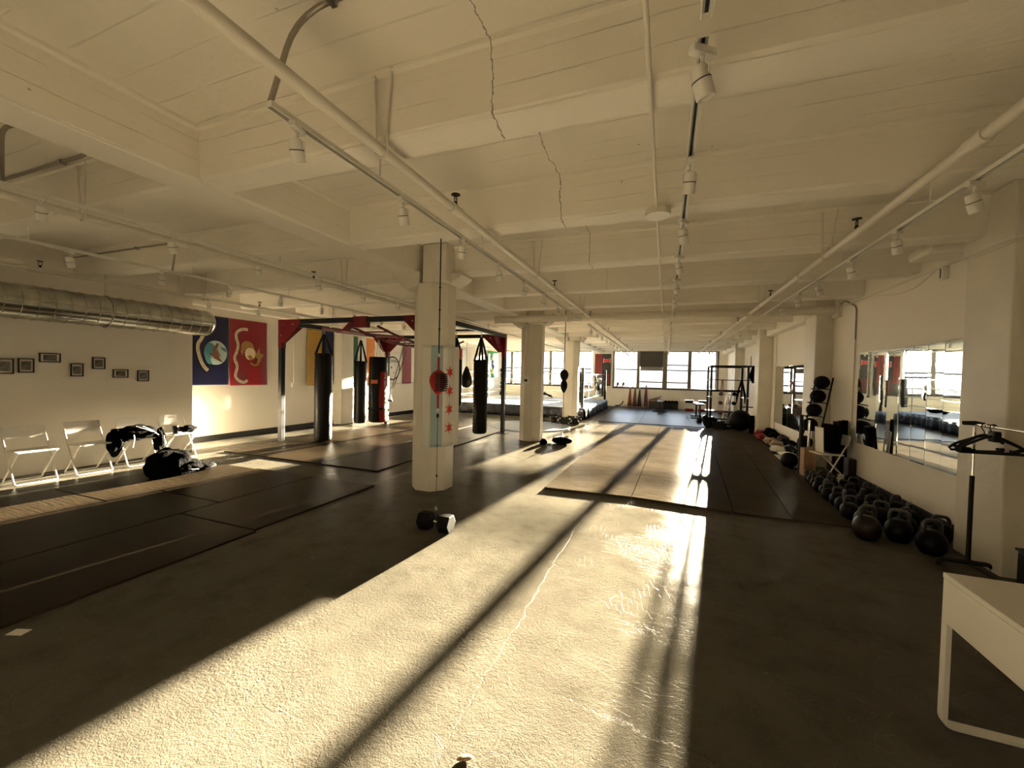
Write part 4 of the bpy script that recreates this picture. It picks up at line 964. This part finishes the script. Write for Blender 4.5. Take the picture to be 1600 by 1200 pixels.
# black double end bag farther back
d2=empty('double_end_bag',(-2.29,9.56,1.55),'black two-lobed double end bag hanging before the farther columns','punching bag')
teardrop(d2,.10,.105,.15,'blackleather'); teardrop(d2,-.16,.085,.16,'blackleather')
MB().tube([(0,0,.24),(0,0,.40)],.004,6).tube([(0,0,.40),(0,0,ZB-1.55+.3)],.009,6).build('upper_cord',M['black'],d2)
MB().tube([(0,0,-.31),(0,0,-.5)],.008,6).tube([(0,0,-.5),(0,0,-1.34)],.006,6).build('lower_cord',M['black'],d2)
sb=empty('sandbag_anchor',(-2.30,9.56,0),'flat black round sandbag anchoring the black double end bag','sandbag')
MB().ball((0,0,.085),.25,24,0,(1,1,.36),.12,3).build('body',M['blackcloth'],sb); MB().tube([(-.05,0,.16),(0,0,.23),(.05,0,.16)],.010,6).build('strap',M['black'],sb)
MB().tube([(.05,.03,.16),(.12,.05,.19),(.16,.02,.13)],.014,6).build('strap',M['paleprint'],sb)
cp=empty('baseball_cap',(-2.68,9.28,0),'black baseball cap on the floor by the second column','cap')
MB().ball((0,0,.02),.10,18,0,(1,1,1.2)).build('crown',M['blackcloth'],cp,); MB().box((.11,-.03,.02),(.13,.15,.008),(0,.1,-.3)).build('brim',M['blackcloth'],cp,bevel=.003)
# battle rope coil round the third column
br=empty('battle_rope',(-3.20,14.0,0),'thick black and white battle rope coiled at the base of the third column','rope')
pts=[]
for i in range(90):
    a=i*.30; r=.38+.010*(i//21); pts.append((r*1.2*math.cos(a)+.05*math.sin(i),r*.42*math.sin(a)-.30,.03+.05*(i//21)+.008*math.sin(i*1.7)))
MB().tube(pts,.028,8).build('coil',M['black'],br)
tp=MB()
for i in range(2,88,3):
    p=Vector(pts[i]); q=Vector(pts[i+1]); tp.tube([p,p+(q-p)*.38],.0295,8)
tp.build('twist_stripe',M['paleprint'],br)['kind']='stuff'
# ================================================================== RIGHT: MIRRORS
mr_=empty('wall_mirror',(XR-.02,6.86,1.40),'long mirror of tall narrow panels on the right wall above the kettlebells','mirror')
W=.308
for i in range(8):
    y0=-1.24+W*i
    p=MB().box((0,0,0),(.006,W-.004,1.44)).build('mirror_panel',M['mirror'],mr_)
    p.location=(-.006,y0+W/2,-.0+random.uniform(-.006,.006)); p.rotation_euler=(0,random.uniform(-.006,.006),random.uniform(-.012,.012))
    b=MB().bb((.004,y0+.0,-.70),(.018,y0+W,.70)).build('backing',M['boardgrey'],mr_)
m2=empty('wall_mirror',(XR-.02,12.05,1.25),'square mirror of two panels on the right wall beyond the medicine balls','mirror')
for i in range(2):
    p=MB().box((0,0,0),(.006,1.30,1.54)).build('mirror_panel',M['mirror'],m2); p.location=(-.004,-.66+1.32*i,0); p.rotation_euler=(0,0,random.uniform(-.004,.004))
for y,z in ((-1.1,.77),(-.3,.775),(.3,.77),(1.2,.77),(1.32,.2),(-1.32,.2)): MB().bb((-.014,y-.02,z-.012),(.01,y+.02,z+.014)).build('clip',M['chrome'],m2)

wn=MB()
for i,z in enumerate((2.02,1.86,1.78,1.72,1.56,1.48,1.36,1.24)):
    n_=random.randint(3,6)
    for j in range(n_): wn.tube([(XR-.004,13.34-.055*j-.05,z),(XR-.004,13.34-.055*j-.075,z+random.uniform(.01,.03)),(XR-.004,13.34-.055*j-.095,z-.005)],.004,5)
o=wn.build('handwritten_wall_notes',M['boardgrey']); tag(o,'column of small handwritten notes on the wall beside the square mirror','wall writing')
# ================================================================== KETTLEBELLS
def kettlebell(label,r=.10,cat='kettlebell'):
    k=empty('kettlebell',(0,0,0),label,cat,'black kettlebells lined up along the right wall')
    MB().lathe([(.01,0),(r*.62,0),(r*.70,.006),(r*.93,r*.45),(r,r*.95),(r*.93,r*1.4),(r*.70,r*1.75),(r*.40,r*1.93),(.01,r*1.97)],n=24).build('ball',M['iron'],k)
    w=r*.62; t=r*1.55
    MB().tube(fillet([(-w*.95,0,t-.01),(-w*1.0,0,t+r*.75),(-w*.72,0,t+r*1.18),(w*.72,0,t+r*1.18),(w*1.0,0,t+r*.75),(w*.95,0,t-.01)],r*.35,4),r*.165,10).build('handle',M['ironh'],k)
    return k
M['iron']=mat('black cast iron',(.0025,.0025,.0025),.42,0,.14,bump=.15,bscale=40); M['ironh']=mat('worn iron handle',(.05,.05,.05),.30,.4)
M['ironred']=mat('dark red kettlebell',(.012,.005,.004),.4,spec=.3)
proto={}
kb=[ # x,y,r,angle
 (2.03,5.30,.125,.3),(2.32,5.36,.118,-.5),(2.46,5.10,.118,.15),(2.15,5.66,.105,1.1),(2.48,5.62,.105,.6),(2.72,5.50,.10,-.3),(2.38,5.88,.10,-.6),
 (2.12,5.98,.10,.2),(2.66,5.95,.10,.9),(2.16,6.27,.098,1.2),(2.42,6.20,.095,-.2),(2.70,6.33,.095,.5),(2.18,6.53,.092,.2),(2.45,6.55,.092,.9),(2.16,6.78,.09,-.4),
 (2.42,6.85,.09,.3),(2.68,6.75,.09,1.2),(2.20,7.02,.086,.9),(2.45,7.13,.086,-.6),(2.70,7.08,.086,.3),(2.19,7.26,.083,.2),(2.41,7.40,.083,1.0),(2.66,7.42,.083,-.2),
 (2.22,7.50,.08,-.5),(2.45,7.66,.08,.5),(2.24,7.74,.076,.7),(2.66,7.70,.076,1.0),(2.42,7.90,.072,.1),(2.25,7.95,.07,-.4)]
side=lambda x:'mat-side row' if x<2.3 else ('middle row' if x<2.6 else 'wall-side row')
cnt={}
for i,(x,y,r,a) in enumerate(kb):
    s_=side(x); cnt[s_]=cnt.get(s_,0)+1; c=cnt[s_]
    size='large' if r>.11 else ('medium' if r>.085 else 'small')
    col='dull black' if i else 'dark reddish'
    lb='%s %s kettlebell, %s in the %s by the wall'%(size,col,tord[c-1] if c>1 else 'nearest',s_)
    if i==2: lb='large black kettlebell standing apart at the near end with its handle up'
    key=round(r,3)
    if key not in proto:
        k_=kettlebell(lb,r); proto[key]=k_; k_.location=(x,y,.0); k_.rotation_euler=(0,0,a)
        if i==0: 
            for c_ in k_.children:
                if c_.name.startswith('ball'): c_.data.materials[0]=M['ironred']
    else: k_=dup(proto[key],(x,y,0),a,lb)
# medicine ball rack leaning by the pilaster
mr2=empty('medicine_ball_rack',(2.50,9.02,0),'black steel medicine ball rack leaning at the right wall pilaster','ball rack')
for dx in (-.02,.24): MB().tube([(-.16+dx,0.02,0.02),(.02+dx,.06,.9),(.16+dx,.10,1.72)],.014,8).build('upright',M['black'],mr2)
MB().tube([(-.30,-.12,.015),(.12,-.12,.015)],.02,8).tube([(-.3,-.12,.015),(-.25,.22,.015)],.02,8).tube([(.12,-.12,.015),(.18,.22,.015)],.02,8).build('base',M['black'],mr2)
zz=[1.63,1.375,1.12,.85,.52]; 
for i,z in enumerate(zz):
    x=-.18+.20*z+.02
    MB().tube([(x-.13,-.16,z-.128),(x-.12,.03,z-.12),(x+.14,.03,z-.12),(x+.13,-.16,z-.128)],.011,6).build('shelf_bracket',M['black'],mr2)
    bl=MB().ball((0,0,0),.122,24).build('medicine_ball',M['rubber']); bl.location=(2.50+x,8.92,z); tag(bl,'black medicine ball, %s shelf from the top of the leaning rack'%['first','second','third','fourth','fifth'][i],'medicine ball','black medicine balls')
bl=MB().ball((0,0,0),.145,24).build('medicine_ball',M['rubber']); bl.location=(2.23,9.0,.146); tag(bl,'black medicine ball on the floor at the foot of the rack','medicine ball','black medicine balls')
wh=MB().bb((-.35,-.45,0),(.35,.45,.012)).build('white_panel',M['white'],bevel=.003); wh.location=(2.44,9.95,.004); wh.rotation_euler=(0,0,.2); tag(wh,'white flat panel on the floor behind the medicine ball rack','panel')
# chair and things at the wall
c3=dup(ch,(2.58,8.22,0),-PI/2+.25,'white folding chair with a black padded case, by the right wall')
c3['group']='white folding chairs'
o=MB().box((0,0,.24),(.13,.36,.46)).build('padded_case',M['blackcloth'],bevel=.02); o.location=(2.60,8.26,.462); o.rotation_euler=(0,.10,.25); tag(o,'black padded case standing on the folding chair by the right wall','case')
o=MB().box((0,0,.21),(.012,.22,.42)).build('clipboard',M['white'],bevel=.003); o.location=(2.46,8.20,.462); o.rotation_euler=(0,-.05,.25); tag(o,'pale board leaning on the black case on the chair','board')
for i,(x,y,h,r,m_,lb) in enumerate(((2.84,8.50,.98,.045,'rubber','tall black foam roller by the right wall, left of the pair'),(2.85,8.38,1.0,.045,'blackcloth','tall black foam roller nearest the wall conduit'),(2.83,8.72,.95,.035,'ironred','thin dark red foam roller leaning by the right wall'),
     (2.28,8.55,1.05,.03,'black','black upright bar standing before the medicine balls'),(2.42,8.62,.95,.022,'chrome','thin metal bar standing by the medicine ball rack'))):
    o=MB().cyl((0,0,0),(0,0,h),r,16).build('foam_roller' if i<3 else 'standing_bar',M[m_]); o.location=(x,y,0); tag(o,lb,'foam roller' if i<3 else 'bar')
bs=empty('wooden_box',(2.36,8.42,0),'tan wooden box under and behind the folding chair by the wall','box')
MB().box((0,0,.24),(.18,.24,.48)).build('body',M['wood'],bs,bevel=.006)
o=MB().box((0,0,.2),(.11,.2,.4)).build('dark_box',M['ironred'],bevel=.01); o.location=(2.865,8.15,0); tag(o,'dark brown box between the folding chair and the right wall','box')
cu=empty('paper_cup',(2.70,7.97,0),'white cup on the floor behind the kettlebells','cup')
MB().lathe([(.045,0),(.055,.14),(.050,.14),(.042,.01)],n=20).build('body',M['white'],cu); MB().lathe([(.056,.14),(.056,.15),(.01,.152)],n=20).build('lid',M['white'],cu)
o=MB().bb((-.016,-.05,-.06),(.012,.05,.06)).build('wall_outlet',M['white'],bevel=.005); o.location=(XR-.012,8.33,.93); tag(o,'white wall outlet below the right wall conduit','outlet')
MB().tube(fillet([(-.015,.03,0),(-.018,.29,-.01),(-.018,.33,-.33),(-.035,.33,-.81)],.06),.005,6).build('power_cord',M['whitemat'],o)
# gear heaped along the wall
gear=[('boxing_glove','red and black boxing glove at the far end of the wall heap',(2.60,13.5,0),.17,'redleather',(1.0,1.7,.6),1),
('boxing_glove','dark boxing glove behind the red one in the wall heap',(2.80,13.2,0),.16,'blackcloth',(1,1.5,.9),2),
('boxing_glove','second red glove in the wall heap, nearer the camera',(2.52,12.9,0),.14,'redleather',(1,1.6,.55),3),
('training_pad','black pad in the wall heap below the square mirror',(2.76,12.5,0),.19,'blackcloth',(1,1.5,.7),4),
('boxing_glove','tan boxing glove in the middle of the wall heap',(2.55,12.0,0),.15,'tan',(1,1.6,.6),5),
('boxing_glove','dark red glove against the wall in the heap',(2.80,11.9,0),.14,'ironred',(.9,1.1,1.0),6),
('training_pad','wide tan leather pad in the wall heap',(2.58,11.45,0),.19,'tan',(1,1.5,.45),7),
('training_pad','black pad behind the tan leather pad',(2.80,11.2,0),.17,'blackcloth',(.9,1.6,.7),8),
('training_pad','white curved pad at the front of the wall heap',(2.44,10.75,0),.15,'whitemat',(1.1,1.5,.55),9),
('boxing_glove','black and white glove behind the white pad',(2.66,10.65,0),.13,'blackleather',(1,1.2,.8),10),
('training_pad','white flat pad nearest the medicine balls',(2.50,10.25,0),.14,'whitemat',(1.2,1.4,.4),11),
('training_pad','black pad with round pale end beside the white panel',(2.76,10.5,0),.14,'blackleather',(1.0,1.3,.8),12)]
for nm,lb,c,r,m_,sc,sd in gear: lump(nm,lb,'glove' if 'glove' in nm else 'pad',c,r*.95,m_,sc,sd,.42,'training gear heaped along the right wall')
# ================================================================== CLOTHES RACK, HANGERS, DESK
cr_=empty('clothes_rack',(2.58,4.55,0),'black clothes rack with chrome upper pole at the right pilaster','clothes rack')
for y in (.27,-.93):
    MB().tube(fillet([(-.20,y,.03),(-.17,y,.06),(.14,y,.06),(.13+.04,y,.03)],.03),.024,10,flat=.8).build('foot',M['black'],cr_)
    MB().cyl((0,y,.06),(0,y,.84),.017,14).build('lower_pole',M['black'],cr_)
    MB().cyl((0,y,.84),(0,y,1.28),.0125,12).build('upper_pole',M['chrome'],cr_)
    MB().tube([(-.055,y+.05,1.305),(0,y,1.31),(.05,y-.16,1.295)],[.018,.022,.016],10).build('elbow',M['black'],cr_)
MB().cyl((0,.27,1.30),(0,-.93,1.30),.011,12).build('hanging_rod',M['chrome'],cr_)
MB().cyl((-.0,.27,.055),(0,-.93,.055),.012,10).build('base_rail',M['black'],cr_)
for x,y in ((-.20,.27),(.17,.27),(-.20,-.93),(.17,-.93)): MB().ball((x,y,.022),.022,10,0,(1,1,1)).build('caster',M['black'],cr_)
def hanger(label,y,rz,lean):
    h=empty('clothes_hanger',(2.58,y,1.30),label,'hanger','black plastic hangers on the rack',rz)
    hk=arc_pts((0,0,.0),.022,-.6,PI,8,'y')+[(-.022,0,-.02),(0,0,-.05),(0,0,-.075)]
    MB().tube(hk,.004,6).build('hook',M['chrome' if lean else 'black'],h)
    o=[(-.225,0,-.205),(-.19,0,-.165),(-.06,0,-.095),(0,0,-.075),(.06,0,-.095),(.19,0,-.165),(.225,0,-.205),(.215,0,-.222),(-.215,0,-.222)]
    MB().tube(fillet(o,.02),.014,8,closed=True,flat=.8).build('shoulder_frame',M['black'],h)
    MB().tube([(-.2,0,-.18),(-.15,0,-.205),(-.12,0,-.2)],.022,8,flat=.6).tube([(.2,0,-.18),(.15,0,-.205),(.12,0,-.2)],.022,8,flat=.6).build('end_gusset',M['black'],h)
    return h
hanger('black plastic hanger on the rack rod, face on to the camera',4.60,.10,0)
hanger('black plastic hanger behind the front hanger, turned slightly',4.66,-.22,1)
hanger('black plastic hanger hidden closest behind the other two',4.70,.32,0)
o=MB().box((.01,-.02,-.05),(.05,.08,.09)).build('hanger_clip_block',M['black'],bevel=.01); o.location=(2.58,4.62,1.27); tag(o,'black block of hanger hooks bunched under the rod end','hanger hooks','black plastic hangers on the rack')
dk=empty('desk',(1.285,2.565,0),'white desk with thick side apron and open bent steel leg frame','desk')
MB().bb((0,-1.30,.715),(.75,0.0,.74)).build('desktop',M['white'],dk,bevel=.003)
MB().bb((0.0,-1.28,.51),(.022,-.02,.714)).build('apron',M['white'],dk,bevel=.002)
MB().bb((.728,-1.28,.51),(.75,-.02,.714)).build('apron',M['white'],dk,bevel=.002)
def frame(y):
    m=MB(); P_=fillet([(.013,y,.713),(.013,y,.012),(.737,y,.012),(.737,y,.713)],.045,6)
    w,t=.020,.011; vs=[];fs=[]
    for i,p in enumerate(P_):
        a_=P_[max(i-1,0)]; b_=P_[min(i+1,len(P_)-1)]; d=(Vector(b_)-Vector(a_)).normalized(); nrm=Vector((-d.z,0,d.x)); p=Vector(p)
        vs+= [p+nrm*t+Vector((0,w,0)),p-nrm*t+Vector((0,w,0)),p-nrm*t-Vector((0,w,0)),p+nrm*t-Vector((0,w,0))]
    for i in range(len(P_)-1):
        for k_ in range(4): fs.append((i*4+k_,i*4+(k_+1)%4,(i+1)*4+(k_+1)%4,(i+1)*4+k_))
    m.add(vs,fs).build('leg_frame',M['white'],dk,bevel=.002)
frame(-.022); frame(-1.27)
o=empty('dark_cabinet',(2.82,4.40,0),'dark low cabinet at the right edge beside the clothes rack','cabinet')
MB().box((-.0,-.1,.16),(.22,.42,.30)).build('body',M['black'],o,bevel=.01); MB().box((0,-.1,.325),(.24,.44,.02)).build('lid',M['black'],o,bevel=.004)
# ================================================================== FAR RIGHT EXERCISE AREA
eb=MB().ball((0,0,0),.335,36).build('exercise_ball',M['rubber']); eb.location=(2.27,14.75,.335); tag(eb,'large dark grey exercise ball by the far right pilaster','exercise ball')
pr=empty('power_rack',(2.08,16.4,0),'black steel power rack at the far right with barbell and hanging straps','power rack')
for x in (-.58,.55):
    for y in (-.6,.6):
        p=MB().bb((x-.035,y-.035,0),(x+.035,y+.035,2.12)).build('upright',M['rackb'],pr)
        if y<0: MB().box((x,y-.06,1.02),(.05,.12,.04)).build('j_hook',M['chrome'],p)
    MB().bb((x-.03,-.6,0),(x+.03,.6,.05)).build('base_rail',M['rackb'],pr); MB().bb((x-.03,-.6,2.07),(x+.03,.6,2.13)).build('top_rail',M['rackb'],pr)
    MB().tube([(x-.0,-.62,1.02),(x-.0,.5,.98)],.022,8).build('safety_arm',M['chrome'],pr)
for y in (-.6,.6): MB().bb((-.6,y-.03,2.07),(.85 if y<0 else .58,y+.03,2.13)).build('cross_beam',M['rackb'],pr)
MB().bb((-.58,.57,1.17),(.55,.63,1.25)).build('cross_beam',M['rackb'],pr)
MB().tube([(.62,-.6,2.1),(.62,-.6,2.45)],.014,6).build('peg',M['rackb'],pr)
MB().tube([(.3,-.75,.72),(.85,-.75,.72)],.02,6).build('plate_peg',M['rackb'],pr)
bb_=empty('barbell',(2.0,15.75,1.62),'thin steel barbell across the power rack','barbell')
MB().tube([(-.62,0,0),(.95,0,0)],.014,8).build('bar',M['black'],bb_); MB().cyl((-.62,0,0),(-.52,0,0),.025,10).cyl((.85,0,0),(.95,0,0),.025,10).build('sleeve',M['steel'],bb_)
M['brownband']=mat('brown rubber band',(.16,.07,.05),.5)
bnd=empty('resistance_bands',(1.82,15.72,.35),'brown resistance bands looped over the barbell on the rack','resistance band')
for i in range(5): MB().tube([(.0+.012*i,0,1.29),(-.07+.04*i,.02,.5),(-.08+.045*i,.0,.0)],.012,6,flat=.6).build('band',M['brownband'] if i<3 else M['redleather'],bnd)
tx=empty('rack_straps',(2.42,15.72,.60),'black triangular straps with loops hanging in the power rack','straps')
MB().tube([(0,0,1.03),(-.11,0,.5),(-.13,0,.22)],[.02,.04,.012],6).tube([(0.02,0,1.03),(.12,0,.5),(.13,0,.2)],[.02,.04,.012],6).build('strap',M['blackcloth'],tx)
MB().tube(arc_pts((-.01,0,.12),.13,PI,2*PI,8,'y')+[(.12,0,.2)],.006,6).build('loop',M['black'],tx)
jb=empty('hanging_jacket',(2.78,15.72,1.62),'dark jacket hanging from the right end of the power rack','jacket')
MB().ball((0,0,.20),.19,20,0,(.6,.45,1.4),.35,41,3).build('body',M['blackcloth'],jb)
dt=empty('dumbbell_tree',(2.35,18.4,0),'grey dumbbell tree with dark dumbbells behind the power rack','dumbbell rack')
MB().tube([(-.16,0,0),(0,0,1.12)],.03,8).tube([(.2,0,0),(0,0,1.12)],.03,8).build('frame',M['steel'],dt)
for i,z in enumerate((.25,.65,1.02)):
    MB().tube([(-.28,0,z),(.28,0,z)],.02,8).build('arm',M['steel'],dt)
    for x in (-.30,.30):
        d_=MB().cyl((0,-.11,0),(0,-.03,0),.075,12).cyl((0,.03,0),(0,.11,0),.075,12).cyl((0,-.05,0),(0,.05,0),.015,8).build('dumbbell',M['rubber']); d_.location=(2.35+x*.8,18.4,z+.034)
        tag(d_,'black dumbbell on the %s %s arm of the dumbbell tree'%(['lowest','middle','top'][i],'left' if x<0 else 'right'),'dumbbell','dumbbells on the tree')
def bench(label,x,y,rz,h=.45,l=1.1,roll=False):
    b=empty('weight_bench',(x,y,0),label,'bench','flat weight benches in the far exercise area',rz)
    MB().box((0,0,h-.03),(.28,l,.07)).build('pad',M['vinyl'],b,bevel=.02)
    f=MB().bb((-.03,-l*.42,.06),(.03,l*.42,.12)).bb((-.03,-l*.42,.1),(.03,-l*.34,h-.06)).bb((-.03,l*.34,.1),(.03,l*.42,h-.06)); f.build('frame',M['rackb'],b)
    MB().bb((-.33,-l*.46,0),(.33,-l*.38,.06)).bb((-.22,l*.38,0),(.22,l*.46,.06)).build('foot_bar',M['rackb'],b)
    if roll:
        for z in (.28,h+.02): MB().cyl((-.42,l*.5,z),(-.10,l*.5,z),.065,14).cyl((.10,l*.5,z),(.42,l*.5,z),.065,14).build('leg_roller',M['redleather' if z<.3 else 'black'],b)
    return b
M['vinyl']=mat('black vinyl',(.03,.03,.033),.28)
bench('black flat bench standing alone in the middle of the far tiles',-.22,20.9,0,.52)
bench('black bench with leg rollers left of the power rack',1.30,18.6,.1,.62,1.1,True)
bench('low black bench inside the foot of the power rack',1.95,17.6,1.45,.42,1.0)
for i,(x,y,z) in enumerate(((2.0,15.35,.10),(2.0,15.35,.19),(2.0,15.35,.28))):
    st_=MB().box((0,0,0),(.55,.38,.06)).build('step_platform',M['vinyl'],bevel=.015); st_.location=(x+.01*i,y,z-.06); tag(st_,'%s black step platform in the low stack before the power rack'%['bottom','middle','top'][i],'step platform','stacked step platforms')
bn_=empty('storage_tub',(1.69,14.85,0),'low black storage tub beside the exercise ball','tub')
MB().lathe([(.01,0),(.26,0),(.31,.24),(.33,.245),(.33,.26),(.29,.26),(.27,.22),(.01,.2)],n=4,M=Matrix.Rotation(PI/4,4,'Z')@Matrix.Scale(.9,4)).build('body',M['black'],bn_)
pl_=empty('weight_plate',(1.33,15.05,0),'black weight plate leaning at the front of the power rack','weight plate')
MB().lathe([(.03,-.02),(.10,-.025),(.19,-.015),(.20,-.02),(.225,-.02),(.225,.02),(.20,.02),(.19,.015),(.10,.025),(.03,.02)],n=30,M=Matrix.Translation((0,0,.2))@Matrix.Rotation(1.0,4,'Z')@Matrix.Rotation(1.2,4,'X')).build('disc',M['iron'],pl_)
p2=empty('weight_plate',(1.50,15.3,0),'smaller black weight plate standing by the left rack upright','weight plate')
MB().lathe([(.03,-.02),(.16,-.02),(.18,-.02),(.18,.02),(.16,.02),(.03,.02)],n=26,M=Matrix.Translation((0,0,.182))@Matrix.Rotation(.2,4,'Z')@Matrix.Rotation(PI/2,4,'X')).build('disc',M['iron'],p2)
kk=dup(proto[.10],(1.22,16.6,.0),.3,'lone black kettlebell on the tiles left of the power rack'); kk['group']='single kettlebells'
fr_=MB().cyl((0,0,.0),(0,0,.55),.07,16).build('foam_roller',M['blackcloth']); fr_.location=(2.50,14.2,0); tag(fr_,'short black foam roller standing by the far right pilaster','foam roller')
# hanging bundles below the far window
M['darkred']=mat('dark red rubber',(.09,.012,.008),.5); M['orangered']=mat('orange red rubber',(.18,.035,.014),.5); M['purple']=mat('purple and red webbing',(.09,.014,.04),.5)
for i,(x,m_,lb,h) in enumerate(((-1.82,'orangered','orange red band bundle, leftmost of those hanging below the far windows',1.08),(-1.56,'darkred','dark red band bundle hanging second from left below the window',1.08),(-1.32,'ironred','brown black band bundle hanging third from left below the window',.98),(-.99,'purple','purple and red webbing hanging alone below the far window',1.22))):
    r=empty('band_bundle',(x,YF-.16,.0),lb,'resistance band','band bundles hanging below the far windows')
    for k_ in range(5): MB().tube([(0+.008*k_,0,h),(-.05+.025*k_,.02*(k_%2),h*.55),(-.09+.045*k_,0,.05)],[.016,.028,.03],6).build('band',M[m_],r)
    MB().tube(arc_pts((0,0,h+.05),.05,0,2*PI,14,'y'),.009,6).build('ring',M['chrome'],r)
    MB().tube([(0,0,h+.02),(0,.14,h+.02)],.006,6).build('hook',M['steel'],r)
for i,(x,h,m_,lb) in enumerate(((-.45,.50,'blackcloth','dark crate with pads left of the storage crate under the windows'),(.28,.42,'black','black storage crate under the far windows'))):
    r=empty('storage_crate',(x,YF-.4,0),lb,'crate')
    MB().bb((-.36,-.18,0),(.36,-.16,h*.8)).bb((-.36,.16,0),(.36,.18,h*.8)).bb((-.36,-.18,0),(-.34,.18,h*.8)).bb((.34,-.18,0),(.36,.18,h*.8)).bb((-.36,-.18,0),(.36,.18,.02)).build('body',M['boardgrey'] if i==0 else M['black'],r)
    for k_ in range(4): 
        q_=lump('glove','dark glove heaped in the %s crate, %s from the left'%(['left','right'][i],['first','second','third','fourth'][k_]),'glove',(x-.25+.17*k_,YF-.4,h*.62),.10,'blackcloth' if i else 'tan',(1,1,.9),50+k_+10*i,.4,'gloves heaped in the crates')
ob=empty('band_roll',(-.30,YF-.4,.46),'orange red resistance bands spilling over the left crate','resistance band')
MB().tube([(-.5,-.1,.0),(-.2,-.05,.08),(.05,0,.18),(.12,.0,.22)],.02,8).tube([(-.45,-.05,-.02),(-.15,0,.05),(.08,.05,.12)],.02,8).build('band',M['orangered'],ob)
for x,lb in ((-2.35,'black curved strike shield against the wall right of the ring'),(-2.1,'pale strap on the floor below the first window')):
    o=MB().tube([(-.22,0,.04),(-.02,0,.05),(.14,0,.14),(.2,0,.3)],.05,8,flat=.6).build('strike_shield',M['blackcloth' if x<-2.2 else 'paleprint']); o.location=(x,YF-.35,.02); tag(o,lb,'strike shield')
for i,x in enumerate((-2.55,-2.25)):
    r=empty('sill_ornament',(x,YF-.0,SILL),'small dark figure on the window sill, %s of two'%['left','right'][i],'sill ornament'); MB().lathe([(.05,0),(.05,.03),(.02,.08),(.05,.14),(.07,.22),(.03,.30),(.01,.32)],n=12,M=Matrix.Rotation(.25,4,'Y')).build('body',M['dark'],r)

stk=MB().tube([(0,0,0),(.22,0,1.9)],.02,8).build('wooden_pole',M['darkred']); stk.location=(2.55,19.6,0); tag(stk,'dark red pole leaning at the far right wall flags','pole')
